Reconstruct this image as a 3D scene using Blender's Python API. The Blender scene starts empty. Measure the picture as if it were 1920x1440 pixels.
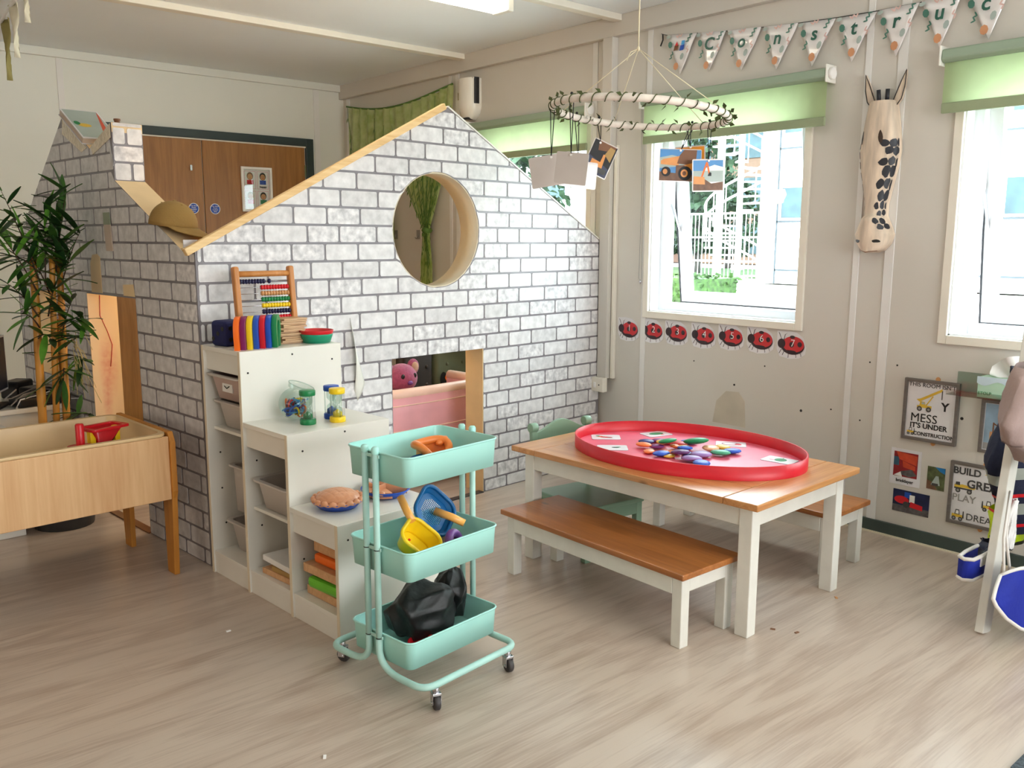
import bpy, bmesh, math, random
from mathutils import Vector as V, Matrix as MX
from mathutils.geometry import tessellate_polygon
random.seed(7)
SC = bpy.context.scene
COL = SC.collection
PI = math.pi

# ------------------------------------------------------------------ camera
cam = bpy.data.cameras.new('camera')
cam.sensor_width = 36.0
cam.lens = 1653.24 / 1920 * 36.0
cam.clip_end = 300
SC.cycles.transparent_max_bounces = 20
SC.cycles.max_bounces = 7
SC.cycles.glossy_bounces = 3
SC.cycles.caustics_reflective = False
SC.cycles.caustics_refractive = False
SC.cycles.adaptive_threshold = 0.05
camo = bpy.data.objects.new('camera', cam)
COL.objects.link(camo)
YAW, PIT, ROL = math.radians(40.788), math.radians(9.288), math.radians(0.178)
_fw = V((math.sin(YAW) * math.cos(PIT), math.cos(YAW) * math.cos(PIT), -math.sin(PIT)))
_rt = V((math.cos(YAW), -math.sin(YAW), 0))
_up = _rt.cross(_fw)
_r2 = math.cos(ROL) * _rt + math.sin(ROL) * _up
_u2 = -math.sin(ROL) * _rt + math.cos(ROL) * _up
camo.matrix_world = MX(((_r2.x, _u2.x, -_fw.x, 0), (_r2.y, _u2.y, -_fw.y, 0), (_r2.z, _u2.z, -_fw.z, 1.357), (0, 0, 0, 1)))
SC.camera = camo

# ------------------------------------------------------------------ world, sun, exposure
SC.view_settings.view_transform = 'Standard'
SC.view_settings.look = 'None'
SC.view_settings.exposure = 0.2
SC.view_settings.gamma = 1.0
SC.view_settings.use_curve_mapping = False
w = bpy.data.worlds.new('sky'); SC.world = w
w.use_nodes = True
nt = w.node_tree; nt.nodes.clear()
_o = nt.nodes.new('ShaderNodeOutputWorld'); _b = nt.nodes.new('ShaderNodeBackground')
_b.inputs['Color'].default_value = (0.82, 0.91, 1.0, 1); _b.inputs['Strength'].default_value = 12.0
nt.links.new(_b.outputs[0], _o.inputs[0])
def light(name, kind, loc, energy, color, rot=(0, 0, 0), **k):
    d = bpy.data.lights.new(name, kind); d.energy = energy; d.color = color
    for a, b in k.items(): setattr(d, a, b)
    o = bpy.data.objects.new(name, d); COL.objects.link(o); o.location = loc; o.rotation_euler = rot
    return o
light('sun', 'SUN', (0, 0, 20), 8.0, (1.0, 0.96, 0.90), (math.radians(48), 0, math.radians(-70)), angle=0.01)
# unseen area lights added as room fill, in front of the closed walls
light('rear_fill_light', 'AREA', (1.9, -2.92, 1.5), 132, (0.95, 0.98, 1.0), (math.radians(90), 0, 0), shape='RECTANGLE', size=3.4, size_y=1.3)
light('side_fill_light', 'AREA', (-4.92, 1.6, 1.5), 42, (1.0, 0.82, 0.64), (math.radians(90), 0, math.radians(-90)), shape='RECTANGLE', size=3.6, size_y=1.3)

# ------------------------------------------------------------------ materials
def lin(c):
    c = c / 255.0
    return c / 12.92 if c <= 0.04045 else ((c + 0.055) / 1.055) ** 2.4
def L(rgb): return (lin(rgb[0]), lin(rgb[1]), lin(rgb[2]), 1)
MATS = {}
def newmat(name):
    m = bpy.data.materials.new(name); m.use_nodes = True; MATS[name] = m
    n = m.node_tree.nodes; b = n.get('Principled BSDF')
    return m, n, m.node_tree.links, b
def pm(name, rgb, rough=0.5, metal=0.0, var=0.06, scale=6.0, bump=0.0, bscale=60.0, spec=0.5, alpha=1.0, trans=0.0, sheen=0.0, stretch=(1, 1, 1), dark=None, coat=0.0, sub=0.0):
    m, n, l, b = newmat(name)
    tc = n.new('ShaderNodeTexCoord'); mp = n.new('ShaderNodeMapping'); mp.inputs['Scale'].default_value = stretch
    l.new(tc.outputs['Object'], mp.inputs['Vector'])
    ns = n.new('ShaderNodeTexNoise'); ns.inputs['Scale'].default_value = scale; ns.inputs['Detail'].default_value = 5
    l.new(mp.outputs[0], ns.inputs['Vector'])
    rp = n.new('ShaderNodeValToRGB')
    c = L(rgb)
    d = L(dark) if dark else tuple(x * (1 - var * 2) for x in c[:3]) + (1,)
    e = tuple(min(1, x * (1 + var)) for x in c[:3]) + (1,)
    rp.color_ramp.elements[0].color = d; rp.color_ramp.elements[0].position = 0.3
    rp.color_ramp.elements[1].color = e; rp.color_ramp.elements[1].position = 0.7
    l.new(ns.outputs['Fac'], rp.inputs['Fac']); l.new(rp.outputs['Color'], b.inputs['Base Color'])
    b.inputs['Roughness'].default_value = rough; b.inputs['Metallic'].default_value = metal
    b.inputs['Specular IOR Level'].default_value = spec; b.inputs['Alpha'].default_value = alpha
    b.inputs['Transmission Weight'].default_value = trans; b.inputs['Sheen Weight'].default_value = sheen
    b.inputs['Coat Weight'].default_value = coat
    if bump:
        n2 = n.new('ShaderNodeTexNoise'); n2.inputs['Scale'].default_value = bscale; n2.inputs['Detail'].default_value = 4
        l.new(mp.outputs[0], n2.inputs['Vector'])
        bp = n.new('ShaderNodeBump'); bp.inputs['Strength'].default_value = bump; bp.inputs['Distance'].default_value = 0.01
        l.new(n2.outputs['Fac'], bp.inputs['Height']); l.new(bp.outputs[0], b.inputs['Normal'])
    return m
def wood(name, c1, c2, axis=0, scale=1.0, rough=0.45, bump=0.05, knots=False, coat=0.0):
    """grain along the given object axis"""
    m, n, l, b = newmat(name)
    tc = n.new('ShaderNodeTexCoord'); mp = n.new('ShaderNodeMapping')
    s = [14 * scale] * 3; s[axis] = 0.9 * scale
    mp.inputs['Scale'].default_value = s
    l.new(tc.outputs['Object'], mp.inputs['Vector'])
    n1 = n.new('ShaderNodeTexNoise'); n1.inputs['Scale'].default_value = 1.4; n1.inputs['Detail'].default_value = 7; n1.inputs['Distortion'].default_value = 1.2
    l.new(mp.outputs[0], n1.inputs['Vector'])
    n2 = n.new('ShaderNodeTexNoise'); n2.inputs['Scale'].default_value = 9.0; n2.inputs['Detail'].default_value = 4
    l.new(mp.outputs[0], n2.inputs['Vector'])
    mx = n.new('ShaderNodeMath'); mx.operation = 'MULTIPLY_ADD'; mx.inputs[1].default_value = 0.35
    l.new(n2.outputs['Fac'], mx.inputs[0]); l.new(n1.outputs['Fac'], mx.inputs[2])
    rp = n.new('ShaderNodeValToRGB')
    rp.color_ramp.elements[0].position = 0.45; rp.color_ramp.elements[0].color = L(c2)
    rp.color_ramp.elements[1].position = 0.85; rp.color_ramp.elements[1].color = L(c1)
    l.new(mx.outputs[0], rp.inputs['Fac'])
    out = rp.outputs['Color']
    if knots:
        vo = n.new('ShaderNodeTexVoronoi'); vo.inputs['Scale'].default_value = 3.2
        mp2 = n.new('ShaderNodeMapping'); s2 = [1.6] * 3; s2[axis] = 0.8; mp2.inputs['Scale'].default_value = s2
        l.new(tc.outputs['Object'], mp2.inputs['Vector']); l.new(mp2.outputs[0], vo.inputs['Vector'])
        r2 = n.new('ShaderNodeValToRGB'); r2.color_ramp.elements[0].position = 0.03; r2.color_ramp.elements[0].color = (0.25, 0.25, 0.25, 1)
        r2.color_ramp.elements[1].position = 0.075; r2.color_ramp.elements[1].color = (1, 1, 1, 1)
        l.new(vo.outputs['Distance'], r2.inputs['Fac'])
        mm = n.new('ShaderNodeMixRGB'); mm.blend_type = 'MULTIPLY'; mm.inputs['Fac'].default_value = 0.8
        l.new(out, mm.inputs[1]); l.new(r2.outputs['Color'], mm.inputs[2]); out = mm.outputs[0]
    l.new(out, b.inputs['Base Color'])
    b.inputs['Roughness'].default_value = rough; b.inputs['Coat Weight'].default_value = coat; b.inputs['Coat Roughness'].default_value = 0.25
    if bump:
        bp = n.new('ShaderNodeBump'); bp.inputs['Strength'].default_value = bump; bp.inputs['Distance'].default_value = 0.005
        l.new(mx.outputs[0], bp.inputs['Height']); l.new(bp.outputs[0], b.inputs['Normal'])
    return m
def emit(name, rgb, strength):
    m, n, l, b = newmat(name)
    b.inputs['Base Color'].default_value = L(rgb); b.inputs['Emission Color'].default_value = L(rgb)
    b.inputs['Emission Strength'].default_value = strength
    return m
def glass(name, rgb=(255, 255, 255), rough=0.0, mixr=0.12):
    """thin clear sheet: mostly transparent with a little gloss"""
    m, n, l, b = newmat(name); n.remove(b)
    out = n.get('Material Output')
    t = n.new('ShaderNodeBsdfTransparent'); t.inputs[0].default_value = L(rgb)
    g = n.new('ShaderNodeBsdfGlossy'); g.inputs['Roughness'].default_value = rough
    f = n.new('ShaderNodeLayerWeight'); f.inputs['Blend'].default_value = 0.5
    pw = n.new('ShaderNodeMath'); pw.operation = 'POWER'; pw.inputs[1].default_value = 4.0; l.new(f.outputs['Facing'], pw.inputs[0])
    a = n.new('ShaderNodeMath'); a.operation = 'MULTIPLY_ADD'; a.inputs[1].default_value = 0.45; a.inputs[2].default_value = mixr * 0.3
    l.new(pw.outputs[0], a.inputs[0])
    x = n.new('ShaderNodeMixShader'); l.new(a.outputs[0], x.inputs[0]); l.new(t.outputs[0], x.inputs[1]); l.new(g.outputs[0], x.inputs[2])
    l.new(x.outputs[0], out.inputs[0])
    return m
def sheer(name, rgb, tr=0.5, pattern=None, see=0.0):
    """cloth that lets light through"""
    m, n, l, b = newmat(name); n.remove(b)
    out = n.get('Material Output')
    d = n.new('ShaderNodeBsdfDiffuse'); t = n.new('ShaderNodeBsdfTranslucent')
    d.inputs[0].default_value = L(rgb); t.inputs[0].default_value = L(rgb)
    tc = n.new('ShaderNodeTexCoord'); ns = n.new('ShaderNodeTexNoise'); ns.inputs['Scale'].default_value = 9 if not pattern else 14
    l.new(tc.outputs['Object'], ns.inputs['Vector'])
    rp = n.new('ShaderNodeValToRGB')
    c = L(rgb)
    rp.color_ramp.elements[0].color = L(pattern) if pattern else tuple(x * 0.92 for x in c[:3]) + (1,)
    rp.color_ramp.elements[1].color = c
    rp.color_ramp.elements[0].position = 0.35; rp.color_ramp.elements[1].position = 0.65
    l.new(ns.outputs['Fac'], rp.inputs['Fac']); l.new(rp.outputs[0], d.inputs[0]); l.new(rp.outputs[0], t.inputs[0])
    x = n.new('ShaderNodeMixShader'); x.inputs[0].default_value = tr
    l.new(d.outputs[0], x.inputs[1]); l.new(t.outputs[0], x.inputs[2])
    last = x
    if see:
        tp = n.new('ShaderNodeBsdfTransparent'); y = n.new('ShaderNodeMixShader'); y.inputs[0].default_value = see
        l.new(x.outputs[0], y.inputs[1]); l.new(tp.outputs[0], y.inputs[2]); last = y
    l.new(last.outputs[0], out.inputs[0])
    return m

pm('wall_paint', (208, 203, 194), 0.55, var=0.02, scale=1.5, bump=0.04, bscale=40)
pm('wall_paint_cool', (224, 225, 216), 0.55, var=0.02, scale=1.5, bump=0.04, bscale=40)
pm('ceiling_paint', (238, 242, 244), 0.7, var=0.02, scale=1.2)
pm('white_trim', (232, 226, 212), 0.4, var=0.02)
pm('strip_paint', (226, 224, 220), 0.5, var=0.02)
pm('upvc', (240, 243, 246), 0.25, var=0.01)
pm('gasket', (25, 27, 32), 0.6)
pm('skirting', (62, 76, 72), 0.45, var=0.08)
pm('frame_green', (44, 58, 58), 0.45, var=0.05)
pm('sealant', (225, 215, 190), 0.6)
wood('door_oak', (170, 118, 60), (136, 90, 42), axis=2, scale=0.9, rough=0.45)
wood('pine_pale', (242, 208, 152), (222, 178, 116), axis=0, scale=1.5, rough=0.6)
pm('ply_pale', (232, 204, 158), 0.6, var=0.06, scale=5, bump=0.05)
pm('ply_ring', (214, 200, 172), 0.55, var=0.05, scale=4)
pm('mortar_paper', (132, 126, 130), 0.35, var=0.10, scale=9)
pm('brick_paper', (228, 225, 224), 0.42, var=0.07, scale=22, bump=0.10, bscale=45, dark=(206, 203, 202))
pm('brick_paper_grey', (218, 215, 214), 0.42, var=0.08, scale=26, bump=0.10, bscale=45, dark=(194, 191, 190))
pm('brick_paper_mark', (226, 223, 222), 0.42, var=0.2, scale=32, bump=0.12, bscale=45, dark=(180, 177, 178))
pm('white_lam', (232, 229, 219), 0.28, var=0.015)
pm('lam_edge', (226, 212, 186), 0.5, var=0.03)
pm('peg_dark', (35, 32, 30), 0.6)
pm('mint', (170, 226, 216), 0.32, var=0.015)
pm('mint_dirty', (174, 216, 206), 0.4, var=0.05, scale=12)
pm('chrome', (200, 200, 205), 0.22, metal=1.0)
pm('rubber', (60, 56, 56), 0.55, var=0.15)
pm('black_plastic', (24, 24, 26), 0.4)
wood('honey_pine', (206, 148, 92), (172, 112, 60), axis=1, scale=1.2, rough=0.34, knots=True, coat=0.25)
wood('honey_pine_x', (206, 148, 92), (172, 112, 60), axis=0, scale=1.2, rough=0.34, coat=0.25)
wood('bench_pine', (178, 112, 56), (142, 82, 36), axis=1, scale=1.0, rough=0.34, knots=True, coat=0.25)
pm('paint_white', (222, 219, 209), 0.45, var=0.03, scale=14)
pm('chair_green', (128, 158, 134), 0.32, var=0.03)
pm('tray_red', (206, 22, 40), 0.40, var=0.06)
pm('tray_floor', (232, 104, 128), 0.34, var=0.05, scale=14)  # floor of the red tray, window glare put into its pink colour
wood('beech', (226, 184, 134), (208, 158, 108), axis=2, scale=0.9, rough=0.5)
wood('beech_leg', (204, 138, 52), (178, 112, 34), axis=2, scale=0.7, rough=0.5)
pm('tub_plastic', (222, 190, 140), 0.4, var=0.03)
pm('blind_cassette', (150, 168, 146), 0.55, var=0.02)
sheer('blind_cloth', (196, 214, 168), 0.6)
pm('blind_bar', (146, 158, 124), 0.6)
sheer('curtain_cloth', (208, 226, 146), 0.3, pattern=(172, 200, 104), see=0.42)
pm('curtain_leaf', (84, 122, 48), 0.7)
pm('leaf_green', (56, 104, 36), 0.4, var=0.15, scale=20)
pm('leaf_light', (92, 150, 48), 0.4, var=0.12, scale=20)
pm('leaf_dark', (34, 66, 30), 0.4, var=0.12, scale=20)
pm('cane', (204, 140, 50), 0.45, var=0.12, scale=14, stretch=(1, 1, .2))
pm('twig', (70, 48, 30), 0.7)
pm('dried', (206, 188, 130), 0.7)
for nm, c in dict(red=(208, 22, 34), blue=(24, 78, 180), dblue=(22, 24, 66), navy=(16, 20, 44), green=(20, 128, 72), yellow=(246, 208, 26), orange=(246, 112, 26), purple=(122, 22, 92), violet=(120, 70, 150), black=(14, 14, 16), white=(242, 240, 236), grey=(150, 148, 144), lblue=(70, 160, 220), natural=(206, 150, 96), pink=(232, 150, 170), tan=(176, 140, 78), darkgrey=(66, 66, 66), sandyellow=(250, 176, 84), dish=(20, 80, 190), sieve=(10, 96, 156), lime=(214, 240, 20), pie=(214, 150, 110), brown=(120, 76, 44)).items():
    pm('pl_' + nm, c, 0.35, var=0.04)
    pm('pr_' + nm, c, 0.55, var=0.04, scale=20)
glass('clear', (250, 252, 252)); glass('window_glass', (244, 250, 248), 0.0, 0.05)
glass('clear_tint', (232, 240, 236), 0.05, 0.2)

# ------------------------------------------------------------------ mesh builder
class MB:
    def __init__(s): s.v = []; s.f = []; s.m = []; s.sm = []; s.cur = 0
    def add(s, vs, fs, smooth=False, M=None):
        o = len(s.v)
        s.v += [tuple(M @ V(p)) if M else tuple(p) for p in vs]
        for f in fs: s.f.append([i + o for i in f]); s.m.append(s.cur); s.sm.append(smooth)
        return s
    def mat(s, i): s.cur = i; return s
    def box(s, x0, x1, y0, y1, z0, z1, M=None):
        vs = [(x0, y0, z0), (x1, y0, z0), (x1, y1, z0), (x0, y1, z0), (x0, y0, z1), (x1, y0, z1), (x1, y1, z1), (x0, y1, z1)]
        return s.add(vs, [(3, 2, 1, 0), (4, 5, 6, 7), (0, 1, 5, 4), (1, 2, 6, 5), (2, 3, 7, 6), (3, 0, 4, 7)], False, M)
    def bar(s, p0, p1, a, b, up=(0, 0, 1)):
        p0 = V(p0); p1 = V(p1); d = (p1 - p0); ln = d.length; d.normalize()
        x = d.cross(V(up))
        if x.length < 1e-4: x = V((1, 0, 0))
        x.normalize(); y = x.cross(d)
        M = MX(((x.x, y.x, d.x, p0.x), (x.y, y.y, d.y, p0.y), (x.z, y.z, d.z, p0.z), (0, 0, 0, 1)))
        return s.box(-a / 2, a / 2, -b / 2, b / 2, 0, ln, M)
    def tube(s, pts, r, n=8, closed=False, cap=True):
        pts = [V(p) for p in pts]; N = len(pts); rs = r if isinstance(r, (list, tuple)) else [r] * N
        vs = []; fs = []; prev = None
        for i, p in enumerate(pts):
            a = pts[(i - 1) % N] if (closed or i > 0) else p; b = pts[(i + 1) % N] if (closed or i < N - 1) else p
            t = (b - a).normalized()
            if prev is None:
                x = t.cross(V((0, 0, 1)))
                if x.length < 1e-3: x = t.cross(V((1, 0, 0)))
            else: x = prev - t * prev.dot(t)
            x.normalize(); prev = x; y = t.cross(x)
            for k in range(n):
                a_ = 2 * PI * k / n; vs.append(p + (x * math.cos(a_) + y * math.sin(a_)) * rs[i])
        for i in range(N if closed else N - 1):
            j = (i + 1) % N
            for k in range(n): k2 = (k + 1) % n; fs.append((i * n + k, i * n + k2, j * n + k2, j * n + k))
        s.add(vs, fs, True)
        if cap and not closed:
            s.add(vs[:n], [tuple(range(n))[::-1]]); s.add(vs[-n:], [tuple(range(n))])
        return s
    def cyl(s, p0, p1, r, n=14, r1=None): return s.tube([p0, p1], [r, r if r1 is None else r1], n)
    def lathe(s, prof, n=24, M=None, sx=1.0, sy=1.0):
        vs = []; fs = []
        for r, z in prof:
            for k in range(n): a = 2 * PI * k / n; vs.append((r * math.cos(a) * sx, r * math.sin(a) * sy, z))
        for i in range(len(prof) - 1):
            for k in range(n): k2 = (k + 1) % n; fs.append((i * n + k, i * n + k2, (i + 1) * n + k2, (i + 1) * n + k))
        return s.add(vs, fs, True, M)
    def ell(s, c, r, n=14, k=8, M=None):
        prof = [(math.sin(PI * i / k), -math.cos(PI * i / k)) for i in range(k + 1)]
        prof[0] = (0.001, -1); prof[-1] = (0.001, 1)
        T = MX.Translation(V(c)) @ MX.Diagonal((r[0], r[1], r[2], 1))
        return s.lathe(prof, n, (M @ T) if M else T)
    def poly(s, pts, z=0.0, M=None):
        return s.add([(p[0], p[1], z) for p in pts], [tuple(range(len(pts)))], False, M)
    def plate(s, outer, holes, c0, c1, M, mats=(0, 0, 0)):
        """polygon with holes extruded from c0 (front) to c1 (back)"""
        loops = [outer] + list(holes)
        flat = [p for lp in loops for p in lp]
        tri = tessellate_polygon([[V((p[0], p[1], 0)) for p in lp] for lp in loops])
        n = len(flat); vs = [(p[0], p[1], c0) for p in flat] + [(p[0], p[1], c1) for p in flat]
        k = s.cur
        s.cur = mats[0]; s.add(vs, [tuple(t) for t in tri], False, M)
        s.cur = mats[2]; s.add(vs, [tuple(i + n for i in t[::-1]) for t in tri], False, M)
        o = 0; s.cur = mats[1]
        for lp in loops:
            q = []
            for i in range(len(lp)):
                a = o + i; b = o + (i + 1) % len(lp); q.append((a, b, b + n, a + n))
            s.add(vs, q, len(lp) > 20, M); o += len(lp)
        s.cur = k
        return s
    def rbox(s, sx, sy, z0, z1, r, taper=0.0, n=5, M=None, bottom=True, top=True):
        """box with rounded vertical corners, centred on the origin"""
        a = rr(sx, sy, r, n); b = rr(sx - taper, sy - taper, max(0.001, r - taper / 2), n); k = len(a)
        vs = [(p[0], p[1], z0) for p in b] + [(p[0], p[1], z1) for p in a]
        fs = [(i, (i + 1) % k, (i + 1) % k + k, i + k) for i in range(k)]
        s.add(vs, fs, True, M)
        if bottom: s.add(vs[:k], [tuple(range(k))[::-1]], False, M)
        if top: s.add(vs[k:], [tuple(range(k))], False, M)
        return s
    def grid(s, nu, nv, fn, M=None):
        vs = [fn(i / nu, j / nv) for j in range(nv + 1) for i in range(nu + 1)]
        fs = [(j * (nu + 1) + i, j * (nu + 1) + i + 1, (j + 1) * (nu + 1) + i + 1, (j + 1) * (nu + 1) + i) for j in range(nv) for i in range(nu)]
        return s.add(vs, fs, True, M)
    def mesh(s, name, mats):
        me = bpy.data.meshes.new(name); me.from_pydata(s.v, [], s.f)
        for m in ([mats] if isinstance(mats, str) else mats): me.materials.append(MATS[m])
        me.polygons.foreach_set('material_index', s.m); me.polygons.foreach_set('use_smooth', s.sm)
        me.update()
        return me
    def build(s, name, mats, parent=None, bevel=0.0, seg=2, solid=0.0, sub=0, fix=True):
        me = s.mesh(name, mats)
        if fix:
            bm = bmesh.new(); bm.from_mesh(me); bmesh.ops.remove_doubles(bm, verts=bm.verts, dist=1e-5)
            bmesh.ops.recalc_face_normals(bm, faces=bm.faces); bm.to_mesh(me); bm.free()
        o = bpy.data.objects.new(name, me); COL.objects.link(o)
        if parent: o.parent = parent
        if solid:
            d = o.modifiers.new('solid', 'SOLIDIFY'); d.thickness = solid; d.offset = 0
        if bevel:
            d = o.modifiers.new('bevel', 'BEVEL'); d.width = bevel; d.segments = seg; d.limit_method = 'ANGLE'; d.angle_limit = math.radians(40)
        if sub:
            d = o.modifiers.new('sub', 'SUBSURF'); d.levels = sub; d.render_levels = sub
        return o
def rr(sx, sy, r, n=5):
    out = []
    for cx, cy, a0 in ((sx / 2 - r, sy / 2 - r, 0), (-sx / 2 + r, sy / 2 - r, 90), (-sx / 2 + r, -sy / 2 + r, 180), (sx / 2 - r, -sy / 2 + r, 270)):
        for i in range(n + 1):
            a = math.radians(a0 + 90 * i / n); out.append((cx + r * math.cos(a), cy + r * math.sin(a)))
    return out
def circ(cx, cy, rx, ry=None, n=24, a0=0, a1=2 * PI):
    ry = rx if ry is None else ry
    full = abs(a1 - a0 - 2 * PI) < 1e-6
    return [(cx + rx * math.cos(a0 + (a1 - a0) * i / (n if full else n - 1)), cy + ry * math.sin(a0 + (a1 - a0) * i / (n if full else n - 1))) for i in range(n)]
def rect(x0, x1, y0, y1): return [(x0, y0), (x1, y0), (x1, y1), (x0, y1)]
def thing(name, label, cat, loc=(0, 0, 0), rotz=0.0, group=None, M=None):
    o = bpy.data.objects.new(name, None); COL.objects.link(o); o.empty_display_size = 0.05
    if M is not None: o.matrix_world = M
    else: o.location = loc; o.rotation_euler = (0, 0, rotz)
    o['label'] = label; o['category'] = cat
    if group: o['group'] = group
    return o
def tag(o, label, cat, group=None):
    o['label'] = label; o['category'] = cat
    if group: o['group'] = group
    return o
def struct(o): o['kind'] = 'structure'; return o
def dup(o, parent=None):
    c = o.copy(); COL.objects.link(c); c.parent = parent
    for ch in list(o.children): dup(ch, c)
    return c
WR = 3.916                       # inner face of the window wall
def onwall(y, z, off=0.0):       # frame on the window wall: x to the viewer's right, y up, z out into the room
    return MX(((0, 0, -1, WR - off), (-1, 0, 0, y), (0, 1, 0, z), (0, 0, 0, 1)))
YL = 6.70
def onback(x, z, off=0.0):       # frame on the far wall with the doors
    return MX(((1, 0, 0, x), (0, 0, -1, YL - off), (0, 1, 0, z), (0, 0, 0, 1)))
def printed(name, parent, items, z0=0.0005, dz=0.0004):
    """flat print: coloured shapes laid on each other"""
    b = MB(); mats = []
    z = z0
    for mt, pts in items:
        if mt not in mats: mats.append(mt)
        b.mat(mats.index(mt))
        tri = tessellate_polygon([[V((p[0], p[1], 0)) for p in pts]])
        b.add([(p[0], p[1], z) for p in pts], [tuple(t) for t in tri]); z += dz
    o = b.build(name, mats, parent, fix=False)
    bm = bmesh.new(); bm.from_mesh(o.data)
    for f in bm.faces:
        if f.normal.z < 0: f.normal_flip()
    bm.to_mesh(o.data); bm.free()
    return o
def text(name, body, size, M, parent, mt, bold=0.0, shear=0.0, sx=1.0, ext=0.0006, space=1.0):
    c = bpy.data.curves.new(name, 'FONT'); c.body = body; c.size = size; c.offset = bold; c.shear = shear; c.extrude = ext
    c.align_x = 'CENTER'; c.align_y = 'CENTER'; c.space_character = space; c.resolution_u = 3
    t = bpy.data.objects.new('tmp_text', c); COL.objects.link(t)
    bpy.context.view_layer.update()
    me = bpy.data.meshes.new_from_object(t.evaluated_get(bpy.context.evaluated_depsgraph_get()))
    bpy.data.objects.remove(t); bpy.data.curves.remove(c)
    me.name = name; me.materials.clear(); me.materials.append(MATS[mt])
    o = bpy.data.objects.new(name, me); COL.objects.link(o); o.parent = parent
    o.matrix_local = M @ MX.Diagonal((sx, 1, 1, 1))
    return o
T = MX.Translation
def RZ(a): return MX.Rotation(a, 4, 'Z')
def RX(a): return MX.Rotation(a, 4, 'X')
def RY(a): return MX.Rotation(a, 4, 'Y')
# ------------------------------------------------------------------ room shell
def floor_material():
    m, n, l, b = newmat('floor_vinyl')
    tc = n.new('ShaderNodeTexCoord')
    br = n.new('ShaderNodeTexBrick'); br.offset = 0.37
    br.inputs['Color1'].default_value = (0.44, 0.44, 0.44, 1); br.inputs['Color2'].default_value = (0.56, 0.56, 0.56, 1); br.inputs['Mortar'].default_value = (0.38, 0.38, 0.38, 1)
    br.inputs['Scale'].default_value = 1.0; br.inputs['Brick Width'].default_value = 1.25; br.inputs['Row Height'].default_value = 0.19; br.inputs['Mortar Size'].default_value = 0.0012; br.inputs['Bias'].default_value = 0.0
    l.new(tc.outputs['Object'], br.inputs['Vector'])
    mp = n.new('ShaderNodeMapping'); mp.inputs['Scale'].default_value = (0.8, 6.0, 1)
    l.new(tc.outputs['Object'], mp.inputs['Vector'])
    n1 = n.new('ShaderNodeTexNoise'); n1.inputs['Scale'].default_value = 1.6; n1.inputs['Detail'].default_value = 8; n1.inputs['Distortion'].default_value = 1.5
    l.new(mp.outputs[0], n1.inputs['Vector'])
    mp2 = n.new('ShaderNodeMapping'); mp2.inputs['Scale'].default_value = (3.0, 70.0, 1)
    l.new(tc.outputs['Object'], mp2.inputs['Vector'])
    n2 = n.new('ShaderNodeTexNoise'); n2.inputs['Scale'].default_value = 2.0; n2.inputs['Detail'].default_value = 6
    l.new(mp2.outputs[0], n2.inputs['Vector'])
    a = n.new('ShaderNodeMath'); a.operation = 'MULTIPLY_ADD'; a.inputs[1].default_value = 0.5
    l.new(n2.outputs['Fac'], a.inputs[0]); l.new(n1.outputs['Fac'], a.inputs[2])
    a2 = n.new('ShaderNodeMath'); a2.operation = 'MULTIPLY_ADD'; a2.inputs[1].default_value = 0.35
    l.new(br.outputs['Color'], a2.inputs[0]); l.new(a.outputs[0], a2.inputs[2])
    rp = n.new('ShaderNodeValToRGB')
    e = rp.color_ramp.elements
    e[0].position = 0.55; e[0].color = L((160, 139, 122)); e[1].position = 1.2 if False else 1.0; e[1].color = L((199, 182, 166))
    k = e.new(0.80); k.color = L((181, 162, 146))
    l.new(a2.outputs[0], rp.inputs['Fac'])
    n3 = n.new('ShaderNodeTexNoise'); n3.inputs['Scale'].default_value = 0.9; l.new(tc.outputs['Object'], n3.inputs['Vector'])
    mx = n.new('ShaderNodeMixRGB'); mx.blend_type = 'MULTIPLY'; mx.inputs['Fac'].default_value = 0.2
    l.new(rp.outputs[0], mx.inputs[1]); r3 = n.new('ShaderNodeValToRGB'); r3.color_ramp.elements[0].color = (0.72, 0.66, 0.58, 1); r3.color_ramp.elements[0].position = 0.35; r3.color_ramp.elements[1].position = 0.65
    l.new(n3.outputs['Fac'], r3.inputs['Fac']); l.new(r3.outputs[0], mx.inputs[2])
    l.new(mx.outputs[0], b.inputs['Base Color'])
    b.inputs['Roughness'].default_value = 0.28
    bp = n.new('ShaderNodeBump'); bp.inputs['Strength'].default_value = 0.12; bp.inputs['Distance'].default_value = 0.004
    l.new(a2.outputs[0], bp.inputs['Height']); l.new(bp.outputs[0], b.inputs['Normal'])
floor_material()
X0, Y0, ZC = -5.0, -3.0, 2.61
struct(MB().box(X0 - .2, WR + .2, Y0 - .2, YL + .2, -0.12, 0).build('floor', 'floor_vinyl'))
struct(MB().box(X0 - .2, WR + .2, Y0 - .2, YL + .2, ZC, ZC + .12).build('ceiling', 'ceiling_paint'))
WIN = [(3.845, 4.865), (2.385, 3.335), (0.70, 1.65), (-1.0, -0.05), (-2.7, -1.75)]       # openings in y
WZ0, WZ1 = 0.955, 2.06
IDW = MX(((0, 0, 1, 0), (1, 0, 0, 0), (0, 1, 0, 0), (0, 0, 0, 1)))   # plate (a,b,c) -> (c,a,b): a=y, b=z, c=x
struct(MB().plate(rect(Y0, YL, 0, ZC), [rect(a, b, WZ0, WZ1) for a, b in WIN], WR, WR + .16, IDW).build('wall_right', 'wall_paint'))
pm('old_patch', (200, 190, 172), .55)
wr_ = bpy.data.objects['wall_right']
for y, z, r in ((2.33, .52, .007), (2.73, .60, .006), (2.17, .55, .004), (2.02, .52, .004), (1.99, .80, .004), (1.86, .80, .004), (2.55, .72, .004), (1.56, .60, .007), (1.45, .69, .005), (3.0, .70, .004)):
    MB().cyl((WR + .001, y, z), (WR - .0012, y, z), r, 10).build('screw_hole', 'peg_dark', wr_)
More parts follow.
